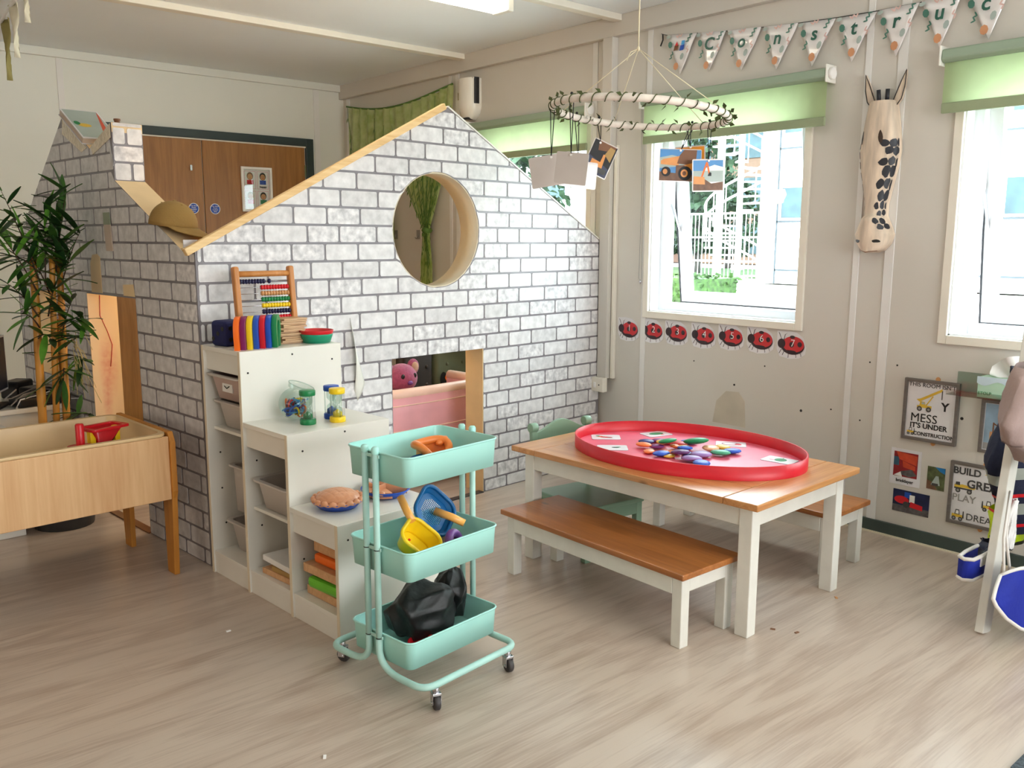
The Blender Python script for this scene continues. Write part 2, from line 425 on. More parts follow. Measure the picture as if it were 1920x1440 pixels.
MB().plate([(2.86, .38), (2.84, .50), (2.78, .56), (2.70, .565), (2.66, .52), (2.65, .38)], [], WR - .0012, WR + .001, IDW).build('paint_patch', 'old_patch', wr_)
IDB = MX(((1, 0, 0, 0), (0, 0, 1, 0), (0, 1, 0, 0), (0, 0, 0, 1)))   # a=x, b=z, c=y
struct(MB().box(X0, WR + .16, YL, YL + .16, 0, ZC).build('wall_left', 'wall_paint_cool'))
struct(MB().box(X0 - .16, X0, Y0, YL, 0, ZC).build('wall_side', 'wall_paint'))
struct(MB().box(X0, WR, Y0 - .16, Y0, 0, ZC).build('wall_back', 'wall_paint'))
# coving boxes, ceiling joint covers, joint strips
n_ = [0]
def trim(b, m, bev=0.003):
    n_[0] += 1
    return struct(b.build('trim_%d' % n_[0], m, bevel=bev))
trim(MB().box(WR - .045, WR, Y0, YL, 2.50, ZC), 'wall_paint')
trim(MB().box(X0, WR - .045, YL - .03, YL, 2.555, ZC), 'wall_paint_cool')
trim(MB().box(X0, WR - .045, 4.99, 5.06, 2.575, ZC), 'white_trim')
trim(MB().box(X0, WR - .045, 3.55, 3.61, 2.575, ZC), 'white_trim')
trim(MB().box(X0, WR - .045, 1.2, 1.26, 2.575, ZC), 'white_trim')
for y, wd in ((2.09, .03), (1.933, .042), (3.79, .04), (3.372, .035), (5.13, .04), (6.62, .05), (5.215, .03)):
    trim(MB().box(WR - .006, WR, y - wd / 2, y + wd / 2, 0.05, 2.50), 'strip_paint', 0.001)
for x, wd in ((1.74, .04), (3.66, .05), (0.5, .04)):
    trim(MB().box(x - wd / 2, x + wd / 2, YL - .006, YL, 0.05, 2.555), 'strip_paint', 0.001)
trim(MB().box(WR - .05, WR, 3.615, 3.69, 0.53, 2.50), 'wall_paint')          # boxed-in column beside the playhouse
trim(MB().box(WR - .022, WR, 3.585, 3.609, 0.53, 1.9), 'white_trim')        # cable conduit
struct(MB().box(WR - .014, WR, Y0, 3.58, 0.006, 0.062).build('baseboard_right', 'skirting', bevel=.003))
struct(MB().box(WR - .02, WR - .008, Y0, 3.58, 0.0, 0.008).build('trim_floor_seal', 'sealant'))
struct(MB().box(X0, 1.76, YL - .014, YL, 0, 0.08).build('baseboard_left', 'skirting', bevel=.003))

# ------------------------------------------------------------------ windows
def window(k, y0, y1, tilt):
    root = bpy.data.objects.new('window_%d' % k, None); COL.objects.link(root); struct(root)
    root.location = (WR, (y0 + y1) / 2, WZ0)
    w2 = (y1 - y0) / 2; h = WZ1 - WZ0
    # architrave
    t = .038
    for nm, a in (('side_trim', (-.014, .004, -w2 - t, -w2, -t, h + t)), ('side_trim', (-.014, .004, w2, w2 + t, -t, h + t)), ('top_trim', (-.014, .004, -w2, w2, h, h + t)), ('bottom_trim', (-.016, .004, -w2, w2, -t, 0))):
        MB().box(*a).build(nm, 'white_trim', root, bevel=.003)
    for a in ((.004, .085, -w2, -w2 + .006, 0, h), (.004, .085, w2 - .006, w2, 0, h), (.004, .085, -w2, w2, 0, .006)):
        MB().box(*a).build('reveal', 'upvc', root)
    f = .048
    for a in ((.08, .15, -w2, -w2 + f, 0, h), (.08, .15, w2 - f, w2, 0, h), (.08, .15, -w2 + f, w2 - f, 0, f), (.08, .15, -w2 + f, w2 - f, h - f, h)):
        MB().box(*a).build('frame_bar', 'upvc', root, bevel=.004)
    # top hung sash pushed outwards at the bottom; origin at the hinge
    s = .062; W = w2 - f + .012; H = h - 2 * f + .024
    b = MB()
    for a in ((-.025, .025, -W, -W + s, -H, 0), (-.025, .025, W - s, W, -H, 0), (-.025, .025, -W + s, W - s, -H, -H + s), (-.025, .025, -W + s, W - s, -s, 0)):
        b.box(*a)
    sash = b.build('sash', 'upvc', root, bevel=.005)
    sash.location = (.135, 0, h - f + .012); sash.rotation_euler = (0, -tilt, 0)
    MB().box(-.004, .004, -W + s, W - s, -H + s, -s).build('pane', 'window_glass', sash)
    g = MB()
    g.box(-.031, -.024, -W, -W + .007, -H, 0); g.box(-.031, -.024, W - .007, W, -H, 0); g.box(-.031, -.024, -W, W, -H, -H + .007)
    g.build('gasket', 'gasket', sash)
    hd = MB(); hd.box(-.045, -.025, -.012, .012, -H + .012, -H + .05); hd.box(-.062, -.046, -.010, .010, -H + .02, -H + .15)
    hd.build('handle', 'upvc', sash, bevel=.004)
    st = MB(); st.bar((.11, w2 - f - .01, h * .55), (.135 + math.sin(tilt) * H * .62, w2 - f - .01, h * .36), .012, .006); st.build('stay', 'chrome', root)
for i, (a, b) in enumerate(WIN): window(i + 1, a, b, math.radians((6.0, 7.5, 6.5, 5.0, 5.0)[i]))

# frames added around the unseen fill lights; the walls behind have no openings
for k, (M_, hw) in enumerate(((T((1.9, Y0, 1.5)), 1.72), (T((X0, 1.6, 1.5)) @ RZ(-PI / 2), 1.82))):
    r_ = bpy.data.objects.new('window_%d' % (6 + k), None); COL.objects.link(r_); struct(r_); r_.matrix_world = M_
    for a in ((-hw, -hw + .05, -.68, .68), (hw - .05, hw, -.68, .68), (-hw, hw, .64, .69), (-hw, hw, -.69, -.64)): MB().box(a[0], a[1], 0, .05, a[2], a[3]).build('frame_bar', 'upvc', r_)
# ------------------------------------------------------------------ outside
pm('out_white', (244, 243, 240), 0.7, var=0.01); pm('out_joint', (60, 66, 72), 0.7)
pm('out_glass', (52, 74, 82), 0.6, var=0.2, scale=2); pm('out_lawn', (48, 76, 28), 0.9, var=0.2, scale=3)
pm('out_pave', (214, 210, 204), 0.9, var=0.03); pm('out_leaf', (26, 54, 26), 0.7, var=0.3, scale=2); pm('out_hedge', (44, 74, 18), 0.8, var=0.3, scale=14)
pm('out_brick', (96, 74, 60), 0.8, var=0.05); pm('out_trunk', (60, 54, 50), 0.8)
struct(MB().box(4.2, 90, -40, 80, -.35, -.05).build('ground', 'out_pave'))
tag(MB().box(28.5, 36, 17.5, 31, -.05, .02).build('lawn', 'out_lawn'), 'strip of mown lawn beyond the window', 'grass')['kind'] = 'stuff'
bld = thing('office_building', 'white panelled building opposite the windows', 'building', (25, 8.0, 0))
MB().box(0, 6, -22, 8.75, 0, 12).build('wall', 'out_white', bld)
for z in (.43, 1.95, 4.2, 5.9): MB().box(-.02, 0, -22, 8.1, z - .03, z + .03).build('panel_joint', 'out_joint', bld)
for y in (8.1, 5.9, 3.7, 1.5, -.7, -2.9, -5.1): MB().box(-.02, 0, y - .03, y + .03, 0, 12).build('panel_joint', 'out_joint', bld)
for z in (2.0, 4.6):
    for y in (8.05, 5.85, 3.65, 1.45, -.75, -2.95):
        wq = MB().box(-.05, .0, y - 1.75, y - .05, z, z + 1.05).build('window', 'out_white', bld)
        MB().box(-.06, -.04, y - 1.68, y - .9, z + .06, z + .99).build('pane', 'out_glass', wq)
        MB().box(-.06, -.04, y - .84, y - .12, z + .06, z + .99).build('pane', 'out_glass', wq)
b2 = thing('brick_building', 'peach brick building behind the spiral stairs', 'building', (44, 34, 0))
MB().box(0, 5, -14, 6, 0, 11).build('wall', 'out_brick', b2)
for z in (0.6, 3.2, 6.0):
    for y in range(-13, 3, 4):
        MB().box(-.06, .0, y, y + 3.2, z, z + 1.7).build('window', 'out_glass', b2)
b3 = thing('annexe_building', 'white building with blue windows seen beside the playhouse gable', 'building', (32, 44, 0))
MB().box(0, 5, -12, 14, 0, 11).build('wall', 'out_white', b3)
for z in (.8, 3.4, 6.2):
    for y in range(-11, 13, 3): MB().box(-.06, .0, y, y + 1.6, z, z + 1.5).build('window', 'out_glass', b3)
ss = thing('spiral_staircase', 'white steel spiral staircase against the white building', 'staircase', (23.6, 16.55, -.05))
MB().cyl((0, 0, 0), (0, 0, 8.2), .09, 12).build('pole', 'out_white', ss)
NS = 34
for i in range(NS):
    a = i * math.radians(24); z = .25 + i * .225
    b = MB(); a2 = a + math.radians(22)
    pts = [(.05 * math.cos(a), .05 * math.sin(a)), (1.05 * math.cos(a), 1.05 * math.sin(a)), (1.05 * math.cos(a2), 1.05 * math.sin(a2)), (.05 * math.cos(a2), .05 * math.sin(a2))]
    b.plate(pts, [], z, z + .05, MX.Identity(4)); b.build('tread', 'out_white', ss)
for dz in (.95, .5):
    MB().tube([(1.05 * math.cos(i * math.radians(12)), 1.05 * math.sin(i * math.radians(12)), .3 + i * .1125 + dz) for i in range(2 * NS)], .035, 6).build('handrail', 'out_white', ss)
for i in range(NS):
    a = i * math.radians(24); z = .25 + i * .225
    MB().cyl((1.05 * math.cos(a), 1.05 * math.sin(a), z), (1.05 * math.cos(a), 1.05 * math.sin(a), z + 1.0), .018, 5).build('baluster', 'out_white', ss)
cg = thing('mesh_fence', 'white mesh cage around the foot of the spiral stairs', 'fence', (22.2, 16.2, -.05))
for i in range(20): MB().cyl((0, -1.3 + i * .14, 0), (0, -1.3 + i * .14, 2.2), .012, 5).build('wire', 'out_white', cg)
for z in (.1, .8, 1.5, 2.2): MB().cyl((0, -1.35, z), (0, 1.5, z), .03, 6).build('rail', 'out_white', cg)
tag(MB().cyl((20, 14.66, -.05), (20, 14.66, 5.0), .10, 12).build('lamp_post', 'out_white'), 'plain white post standing before the tree outside', 'post')
def tree(label, x, y, z0, z1, r, nleaf, seed, mt='out_leaf'):
    rg = random.Random(seed); t = thing('tree', label, 'tree', (x, y, -.05), 0, 'trees outside the windows')
    MB().tube([(0, 0, 0), (.05, .05, z0), (0, .1, (z0 + z1) / 2), (0, 0, z1 * .9)], [.16, .12, .07, .02], 8).build('trunk', 'out_trunk', t)
    b = MB()
    for i in range(nleaf):
        q = rg.random(); z = z0 + (z1 - z0) * q; rad = r * math.sin(PI * (.12 + .8 * q)) * math.sqrt(rg.random()); a = rg.random() * 2 * PI
        c = V((rad * math.cos(a), rad * math.sin(a), z)); s = .13 + .12 * rg.random()
        R = MX.Rotation(rg.random() * 6, 3, V((rg.random() - .5, rg.random() - .5, rg.random() - .5)))
        b.add([c + R @ V(p) * s for p in ((-1, -.5, 0), (0, -.6, .2), (1, 0, 0), (0, .6, .2), (-.9, .5, 0))], [(0, 1, 2, 3, 4)])
    o = b.build('foliage', mt, t, fix=False); o['kind'] = 'stuff'
tree('leafy tree seen through the left half of the middle window', 30, 23.0, .9, 7.5, 1.7, 1500, 1)
tree('leafy tree seen behind the spiral stairs', 38, 27.2, .6, 4.5, 2.0, 900, 2)
tree('leafy tree seen through the window beside the playhouse gable', 24, 26.5, .8, 6.0, 1.6, 900, 3)
tree('leafy tree at the left edge of the middle window', 33, 27.0, .9, 5.0, 1.6, 700, 4)
rg = random.Random(9); b = MB()
for i in range(2600):
    c = V((12 + rg.random() * .9, 8.95 + rg.random() * 5, -.05 + .82 * rg.random() ** .6)); s = .05
    R = MX.Rotation(rg.random() * 6, 3, V((rg.random() - .5, rg.random() - .5, rg.random() - .5)))
    b.add([c + R @ V(p) * s for p in ((-1, -.5, 0), (1, -.5, 0), (1, .5, 0), (-1, .5, 0))], [(0, 1, 2, 3)])
b.box(12.05, 12.85, 9.0, 13.9, -.05, .72)
tag(b.build('clipped_hedge', 'out_hedge', fix=False), 'low clipped bright green hedge just outside the middle window', 'hedge')

# ------------------------------------------------------------------ doors in the far wall
dr = bpy.data.objects.new('door_1', None); COL.objects.link(dr); struct(dr); dr.location = (2.685, YL, 0)
for a in ((-.925, -.86), (.86, .925)): MB().box(a[0], a[1], -.03, .01, 0, 2.16).build('door_jamb', 'frame_green', dr, bevel=.004)
MB().box(-.86, .86, -.03, .01, 2.098, 2.16).build('door_head', 'frame_green', dr, bevel=.004)
MB().box(-.86, .86, -.018, -.004, 2.088, 2.098).build('door_seal', 'white_trim', dr)
lv = MB().box(-.855, -.004, -.016, .004, 0.01, 2.088).build('door_leaf', 'door_oak', dr, bevel=.003)
lv2 = MB().box(.004, .85, -.016, .004, 0.01, 2.088).build('door_leaf', 'door_oak', dr, bevel=.003)
for z in (.3, 1.85): MB().box(.842, .856, -.022, -.014, z, z + .1).build('hinge', 'chrome', lv2)
MB().box(-.10, -.085, -.03, -.014, 1.86, 1.90).build('bolt', 'chrome', lv)
for x, nm in ((-.086, 'left'), (.079, 'right')):
    t = thing('door_sticker', 'round blue fire door sticker on the %s oak door leaf' % nm, 'sticker', M=onback(2.685 + x, 1.583, .017))
    printed('disc', t, [('pr_white', circ(0, 0, .040, n=28)), ('pr_blue', circ(0, 0, .035, n=28))], .001, .001)
    for q, s in enumerate(('Fire door', 'Keep', 'locked', 'shut')): text('lettering', s, .0155, T((0, .020 - q * .0135, .003)), t, 'pr_white')
t = thing('framed_picture', 'silver framed sheet of feeling faces hung on the oak door', 'picture', M=onback(3.107, 1.74, .018))
fr = MB().plate(rect(-.128, .128, -.172, .172), [rect(-.108, .108, -.152, .152)], 0, .018, MX.Identity(4)).build('frame', 'pl_white', t, bevel=.003)
printed('sheet', t, [('pr_white', rect(-.11, .11, -.155, .155))])
for cx, cy, hair, top, word in ((-.053, .072, 'pr_brown', 'pr_red', ''), (.053, .072, 'pr_black', 'pr_blue', 'happy'), (-.053, -.078, 'pr_tan', 'pr_pink', ''), (.053, -.078, 'pr_black', 'pr_green', 'scared')):
    printed('face_card', t, [('pr_pink', rect(cx - .047, cx + .047, cy - .068, cy + .068)), ('pr_white', rect(cx - .044, cx + .044, cy - .065, cy + .065)), (hair, circ(cx, cy + .030, .026, .030)), ('pr_natural', circ(cx, cy + .024, .020, .022)), (top, rect(cx - .026, cx + .026, cy - .032, cy)), ('pr_black', circ(cx - .007, cy + .028, .002, n=8)), ('pr_black', circ(cx + .007, cy + .028, .002, n=8)), ('pr_red', rect(cx - .006, cx + .006, cy + .014, cy + .017))], .002)
    if word: text('lettering', word, .024, T((cx, cy - .050, .006)), t, 'pr_black', bold=.0004)
MB().box(-.11, .11, -.155, .155, .009, .0105).build('glazing', 'clear', t)

# ------------------------------------------------------------------ playhouse
HO = V((1.354, 3.492, 0)); HA = math.radians(4.7)
house = thing('playhouse', 'plywood playhouse papered in white brick print with a round window in its gable', 'playhouse', HO, HA)
FRM = MX(((1, 0, 0, 0), (0, 0, 1, 0), (0, 1, 0, 0), (0, 0, 0, 1)))     # a=u b=z c=v
SDM = IDW                                                             # a=v b=z c=u
TH = .13
CX, CZ, CR = 1.262, 1.402, .279
PEAK = (1.335, 1.997)
HR = 2.55
wob = random.Random(3)
circle = [(CX + (CR + wob.uniform(-.003, .003)) * math.cos(2 * PI * i / 64), CZ + (CR + wob.uniform(-.003, .003)) * math.sin(2 * PI * i / 64)) for i in range(64)]
DU0, DU1, DZ = .965, 1.567, .787
front = [(0, 0), (DU0, 0), (DU0, DZ), (DU1, DZ), (DU1, 0), (HR, 0), (HR, 1.345), PEAK, (0, 1.311)]
fw_ = MB().plate(front, [circle], 0, TH, FRM, (0, 1, 1)).build('front_wall', ['mortar_paper', 'ply_pale', 'ply_ring'], house)
MB().plate(circ(CX, CZ, CR + .001, n=64), [circ(CX, CZ, CR - .004, n=64)], .001, TH + .004, FRM).build('porthole_lining', 'ply_ring', house)
SV0, SV1, SZ = .600, 1.165, 1.092
side = [(TH, 0), (SV0, 0), (SV0, SZ), (SV1, SZ), (SV1, 0), (2.205, 0), (2.215, 1.287), (1.318, 1.95), (1.005, 1.77), (.738, 1.867), (.741, 1.615), (TH, 1.318)]
sw_ = MB().plate(side, [rect(1.63, 1.905, .625, 1.08)], 0, TH + .007, SDM, (0, 1, 1)).build('side_wall', ['mortar_paper', 'ply_pale'], house)
CH = .0795
def zrows(top): 
    k = -10; out = []
    while .783 + k * CH < top:
        out.append((max(0, .783 + k * CH), .783 + (k + 1) * CH, k)); k += 1
    return [r for r in out if r[1] > .02]
def brick_mesh(x0, x1, z0, z1, upper, disc=None, M=FRM, proud=.0028):
    """one brick clipped by the outline; rounded ends, built from columns"""
    r = .007; xs = [x0, x0 + .003, x0 + r, x1 - r, x1 - .003, x1]
    k = max(1, int((x1 - x0) / .03)); xs += [x0 + (x1 - x0) * i / k for i in range(1, k)]
    for q in (PEAK[0], .741, 1.005, 1.318): 
        if x0 < q < x1: xs.append(q)
    if disc:
        for i in range(-8, 9):
            q = disc[0] + disc[2] * math.sin(i * PI / 16)
            if x0 < q < x1: xs.append(q)
    xs = sorted(set(round(x, 5) for x in xs)); xs = [x for i, x in enumerate(xs) if i == 0 or x - xs[i - 1] > .0008]
    def ends(x):
        d = min(x - x0, x1 - x)
        if d >= r: return 0
        return r - math.sqrt(max(0, r * r - (r - d) ** 2))
    segs = [(z0, z1, 0)]
    if disc and not (z1 < disc[1] - disc[2] or z0 > disc[1] + disc[2] or x1 < disc[0] - disc[2] or x0 > disc[0] + disc[2]):
        segs = []
        if z0 < disc[1]: segs.append((z0, min(z1, disc[1]), -1))
        if z1 > disc[1]: segs.append((max(z0, disc[1]), z1, 1))
    bm = bmesh.new(); any_ = False
    for a, b, sd in segs:
        prev = None
        for x in xs:
            e = ends(x); lo, hi = (a + e if a == z0 else a), (b - e if b == z1 else b)
            hi = min(hi, upper(x) - .004)
            if sd:
                dx = x - disc[0]
                if abs(dx) < disc[2]:
                    h = math.sqrt(disc[2] ** 2 - dx * dx)
                    if sd > 0: lo = max(lo, disc[1] + h)
                    else: hi = min(hi, disc[1] - h)
            ok = hi - lo > 1e-4
            cur = (x, lo, hi, ok)
            if prev and (prev[3] or ok):
                p = prev; c = cur
                if not p[3]: p = (p[0], (p[1] + p[2]) / 2, (p[1] + p[2]) / 2 + 1e-5, True)
                if not c[3]: c = (c[0], (c[1] + c[2]) / 2, (c[1] + c[2]) / 2 + 1e-5, True)
                p = (p[0], p[1], max(p[1] + 1e-5, p[2])); c = (c[0], c[1], max(c[1] + 1e-5, c[2]))
                vs = [bm.verts.new(M @ V((q[0], q[1], -proud))) for q in ((p[0], p[1]), (c[0], c[1]), (c[0], c[2]), (p[0], p[2]))]
                bm.faces.new(vs); any_ = True
            prev = cur
    if not any_: bm.free(); return None
    bmesh.ops.remove_doubles(bm, verts=bm.verts, dist=2e-4)
    bd = [e for e in bm.edges if len(e.link_faces) == 1]
    ex = bmesh.ops.extrude_edge_only(bm, edges=bd)
    n = (M.to_3x3() @ V((0, 0, 1))) * (proud + .0004)
    bmesh.ops.translate(bm, verts=[v for v in ex['geom'] if isinstance(v, bmesh.types.BMVert)], vec=n)
    bmesh.ops.recalc_face_normals(bm, faces=bm.faces)
    me = bpy.data.meshes.new('brick'); bm.to_mesh(me); bm.free()
    return me
def up_front(x): return 1.311 + (PEAK[1] - 1.311) * x / PEAK[0] if x < PEAK[0] else PEAK[1] + (1.345 - PEAK[1]) * (x - PEAK[0]) / (HR - PEAK[0])
def up_side(v):
    P = [(0, 1.30), (.097, 1.305), (.741, 1.615), (.7411, 1.867), (1.005, 1.77), (1.318, 1.95), (2.215, 1.287)]
    for (a, za), (b, zb) in zip(P, P[1:]):
        if a <= v <= b: return za + (zb - za) * (v - a) / (b - a)
    return 1.287
bmats = ['brick_paper', 'brick_paper', 'brick_paper_grey', 'brick_paper_mark']
def put_brick(me, parent, rg):
    me.materials.append(MATS[rg.choice(bmats)])
    o = bpy.data.objects.new('brick', me); COL.objects.link(o); o.parent = parent
MJ = .0052
rgb_ = random.Random(21)
wA = [.165, .207, .198, .206, .172, .212]; wB = [.178, .212, .179, .210, .196, .170]
def joints(x_at, widths, lo, hi):
    xs = [x_at]; i = 0
    while xs[-1] < hi: xs.append(xs[-1] + widths[i % 6]); i += 1
    i = 5
    while xs[0] > lo: xs.insert(0, xs[0] - widths[i % 6]); i -= 1
    return xs
nfront = 0
for z0, z1, k in zrows(PEAK[1]):
    js = joints(1.675 if k % 2 else 1.763, wA if k % 2 else wB, 0, HR) if True else None
    if k % 4 in (1, 2): js = [j + (.012 if k % 4 == 1 else -.015) for j in js]
    for a, b in zip(js, js[1:]):
        a_, b_ = max(a, 0.002), min(b, HR - .002)
        spans = [(a_, b_)]
        if z0 < DZ - .01:
            spans = [(a_, min(b_, DU0)), (max(a_, DU1), b_)]
        for s0, s1 in spans:
            if s1 - s0 < .025: continue
            z1c = z1
            if max(up_front(s0), up_front(s1)) < z0 + .015: continue
            me = brick_mesh(s0 + MJ, s1 - MJ, z0 + MJ, z1c - MJ, up_front, (CX, CZ, CR + .004))
            if me: put_brick(me, fw_, rgb_); nfront += 1
nside = 0; rest = []
cands = []
for z0, z1, k in zrows(1.95):
    js = joints(.35 if k % 2 else .44, wB if k % 2 else wA, 0, 2.2)
    for a, b in zip(js, js[1:]):
        a_, b_ = max(a, .002), min(b, 2.2)
        spans = [(a_, b_)]
        if z0 < SZ - .03: spans = [(a_, min(b_, SV0)), (max(a_, SV1), b_)]
        if z1 > .625 and z0 < 1.07:
            sp = []
            for s0, s1 in spans:
                if s1 > 1.63 and s0 < 1.905: sp += [(s0, min(s1, 1.63)), (max(s0, 1.905), s1)]
                else: sp.append((s0, s1))
            spans = sp
        for s0, s1 in spans:
            if s1 - s0 < .025: continue
            if max(up_side(s0), up_side(s1)) < z0 + .015: continue
            cands.append((s0, s1, z0, z1))
cands.sort(key=lambda c: c[0])
for c in cands:
    me = brick_mesh(c[0] + .007, c[1] - .007, c[2] + MJ, c[3] - MJ, up_side, None, SDM, .0016)
    if not me: continue
    if nside + nfront < 292: put_brick(me, sw_, rgb_); nside += 1
    else: rest.append(me)
if rest:
    bm = bmesh.new()
    for me in rest: bm.from_mesh(me); bpy.data.meshes.remove(me)
    me = bpy.data.meshes.new('brick_courses'); bm.to_mesh(me); bm.free(); me.materials.append(MATS['brick_paper_grey'])
    o = bpy.data.objects.new('brick_courses', me); COL.objects.link(o); o.parent = sw_; o['kind'] = 'stuff'
# papered chimney cheek with its own bricks
cheek = MB().box(.0, TH + .007, .7385, .7405, 1.612, 1.868).build('chimney_cheek', 'mortar_paper', house)
CHM = MX(((1, 0, 0, 0), (0, 0, 1, .7385), (0, 1, 0, 0), (0, 0, 0, 1)))
for a, b, c, d in ((.004, .074, 1.618, 1.69), (.086, .133, 1.618, 1.69), (.004, .133, 1.700, 1.765), (.004, .055, 1.775, 1.845), (.067, .133, 1.775, 1.845), (.004, .133, 1.852, 1.866)):
    me = brick_mesh(a, b, c, d, lambda x: 9, None, CHM); put_brick(me, cheek, rgb_)
MB().box(-.0008, .0002, -.0002, TH, 0, 1.309).build('corner_paper', 'mortar_paper', house)
# bare pine edging on the left slope of the gable
b = MB(); b.bar((-.045, -.004, 1.303), (1.31, -.004, 1.998), .030, .026, up=(0, -1, 0)); 
b.build('edge_batten', 'pine_pale', house, bevel=.003)
b = MB(); b.bar((1.335, .02, 2.000), (HR, .02, 1.35), .05, .008, up=(-.5, 0, 1)); b.build('edge_strip', 'white_lam', house)
# torn paper flap, bare patches, tape
def flap(u, w):
    x = .725 + .015 * w + .085 * u * w ** 1.3 * (1 if w < .8 else (1 - w) * 4 + .2); z = 1.0 - .34 * w - .05 * u * w
    return (x, -.004 - .030 * math.sin(PI * w) * (1 - u), z)
MB().grid(4, 10, flap).build('torn_flap', 'white_lam', house, solid=.0012)
for pts in ([(.97, 1.10), (.97, 1.27), (1.0, 1.285), (1.06, 1.28), (1.09, 1.24), (1.10, 1.10)], [(.60, 1.10), (.72, 1.10), (.72, 1.15), (.61, 1.155)]):
    MB().plate(pts, [], -.0035, -.0005, SDM).build('bare_patch', 'ply_pale', house)
pm('tape_paper', (206, 186, 168), 0.5); pm('tape_green', (150, 160, 136), 0.5)
MB().plate([(.80, 1.30), (.875, 1.30), (.885, 1.42), (.81, 1.42)], [], -.007, -.003, SDM).build('paper_strip', 'tape_paper', house)
MB().plate([(.81, 1.42), (.885, 1.42), (.885, 1.475), (.815, 1.475)], [], -.0075, -.003, SDM).build('paper_strip', 'tape_green', house)
pm('clear_tape', (225, 205, 170), 0.12, var=0.1, scale=30, bump=0.6, bscale=70, coat=1.0)
MB().plate([(.745, 1.80), (.745, 1.862), (.985, 1.775), (.96, 1.74)], [], -.0045, -.003, SDM).build('packing_tape', 'clear_tape', house)
MB().plate([(1.03, 1.775), (1.10, 1.76), (1.33, 1.86), (1.315, 1.942)], [], -.0045, -.003, SDM).build('packing_tape', 'clear_tape', house)
# doorway jamb panel with red crayon smears
m, n, l, bs = newmat('jamb_crayon')
tc = n.new('ShaderNodeTexCoord'); sp = n.new('ShaderNodeSeparateXYZ'); l.new(tc.outputs['Object'], sp.inputs[0])
def cell(x, z, sx, sz, st):
    vs = n.new('ShaderNodeVectorMath'); vs.operation = 'SUBTRACT'; vs.inputs[1].default_value = (x, SV1, z); l.new(tc.outputs['Object'], vs.inputs[0])
    vm = n.new('ShaderNodeVectorMath'); vm.operation = 'MULTIPLY'; vm.inputs[1].default_value = (1 / sx, 0, 1 / sz); l.new(vs.outputs[0], vm.inputs[0])
    ln = n.new('ShaderNodeVectorMath'); ln.operation = 'LENGTH'; l.new(vm.outputs[0], ln.inputs[0])
    mr = n.new('ShaderNodeMapRange'); mr.inputs['From Min'].default_value = 1; mr.inputs['From Max'].default_value = .0; mr.inputs['To Max'].default_value = st; l.new(ln.outputs['Value'], mr.inputs['Value'])
    return mr.outputs[0]
ad = n.new('ShaderNodeMath'); ad.operation = 'ADD'; ad.use_clamp = True; l.new(cell(.075, .72, .055, .19, .9), ad.inputs[0]); l.new(cell(.06, .55, .03, .13, .7), ad.inputs[1])
ns = n.new('ShaderNodeTexNoise'); ns.inputs['Scale'].default_value = 45; l.new(tc.outputs['Object'], ns.inputs['Vector'])
mu = n.new('ShaderNodeMath'); mu.operation = 'MULTIPLY'; l.new(ad.outputs[0], mu.inputs[0]); l.new(ns.outputs['Fac'], mu.inputs[1])
mx = n.new('ShaderNodeMixRGB'); mx.inputs[1].default_value = L((240, 214, 176)); mx.inputs[2].default_value = L((206, 40, 60)); l.new(mu.outputs[0], mx.inputs['Fac']); l.new(mx.outputs[0], bs.inputs['Base Color'])
jb = MB().box(-.004, TH + .008, SV1 - .004, SV1 + .001, 0, SZ).build('door_jamb', 'jamb_crayon', house)
MB().tube([(.055, SV1 - .005, 1.08), (.05, SV1 - .005, .98), (.08, SV1 - .005, .9), (.10, SV1 - .005, .83), (.085, SV1 - .005, .72)], .0018, 5).build('crayon_line', 'pr_red', jb)
MB().box(DU1 - .001, DU1 + .003, -.003, TH + .002, 0, DZ).build('door_jamb', 'ply_pale', house)
MB().box(-.01, .03, SV0, SV1, 0, .006).build('threshold_strip', 'pl_brown', house)
MB().box(DU0, DU1, -.01, .03, 0, .005).build('threshold_strip', 'pl_darkgrey', house)
# shelf visible through the side doorway, and a strip light under the lintel
MB().box(.30, .42, 1.95, 2.02, .63, .66).build('wall_bracket', 'white_lam', house)
# ------------------------------------------------------------------ ceiling lights
emit('tube_light', (255, 246, 226), 8.0)
def fixture(x0, x1, y, label):
    t = thing('ceiling_light', label, 'light', ((x0 + x1) / 2, y, ZC), 0, 'ceiling batten lights')
    h = (x1 - x0) / 2
    MB().box(-h, h, -.04, .04, -.03, 0).build('housing', 'white_lam', t, bevel=.004)
    b = MB(); b.box(-h + .02, h - .02, -.065, .065, -.085, -.03); b.build('diffuser', 'tube_light', t, bevel=.02, seg=3)
    for s in (-1, 1): MB().box(s * h - .02, s * h + .02, -.067, .067, -.087, 0).build('end_cap', 'white_lam', t, bevel=.006)
fixture(1.65, 3.13, 3.71, 'lit fluorescent batten light at the top edge of the picture')
fixture(1.65, 3.13, 0.75, 'unseen fluorescent batten light added above the camera')  # extra batten out of view, added to light the room
for i, (x, y) in enumerate(((1.6, 4.6), (2.3, 5.6), (3.3, 4.75), (2.8, 5.5))):
    MB().tube([(x, y, ZC), (x, y, ZC - .03)], .006, 6)
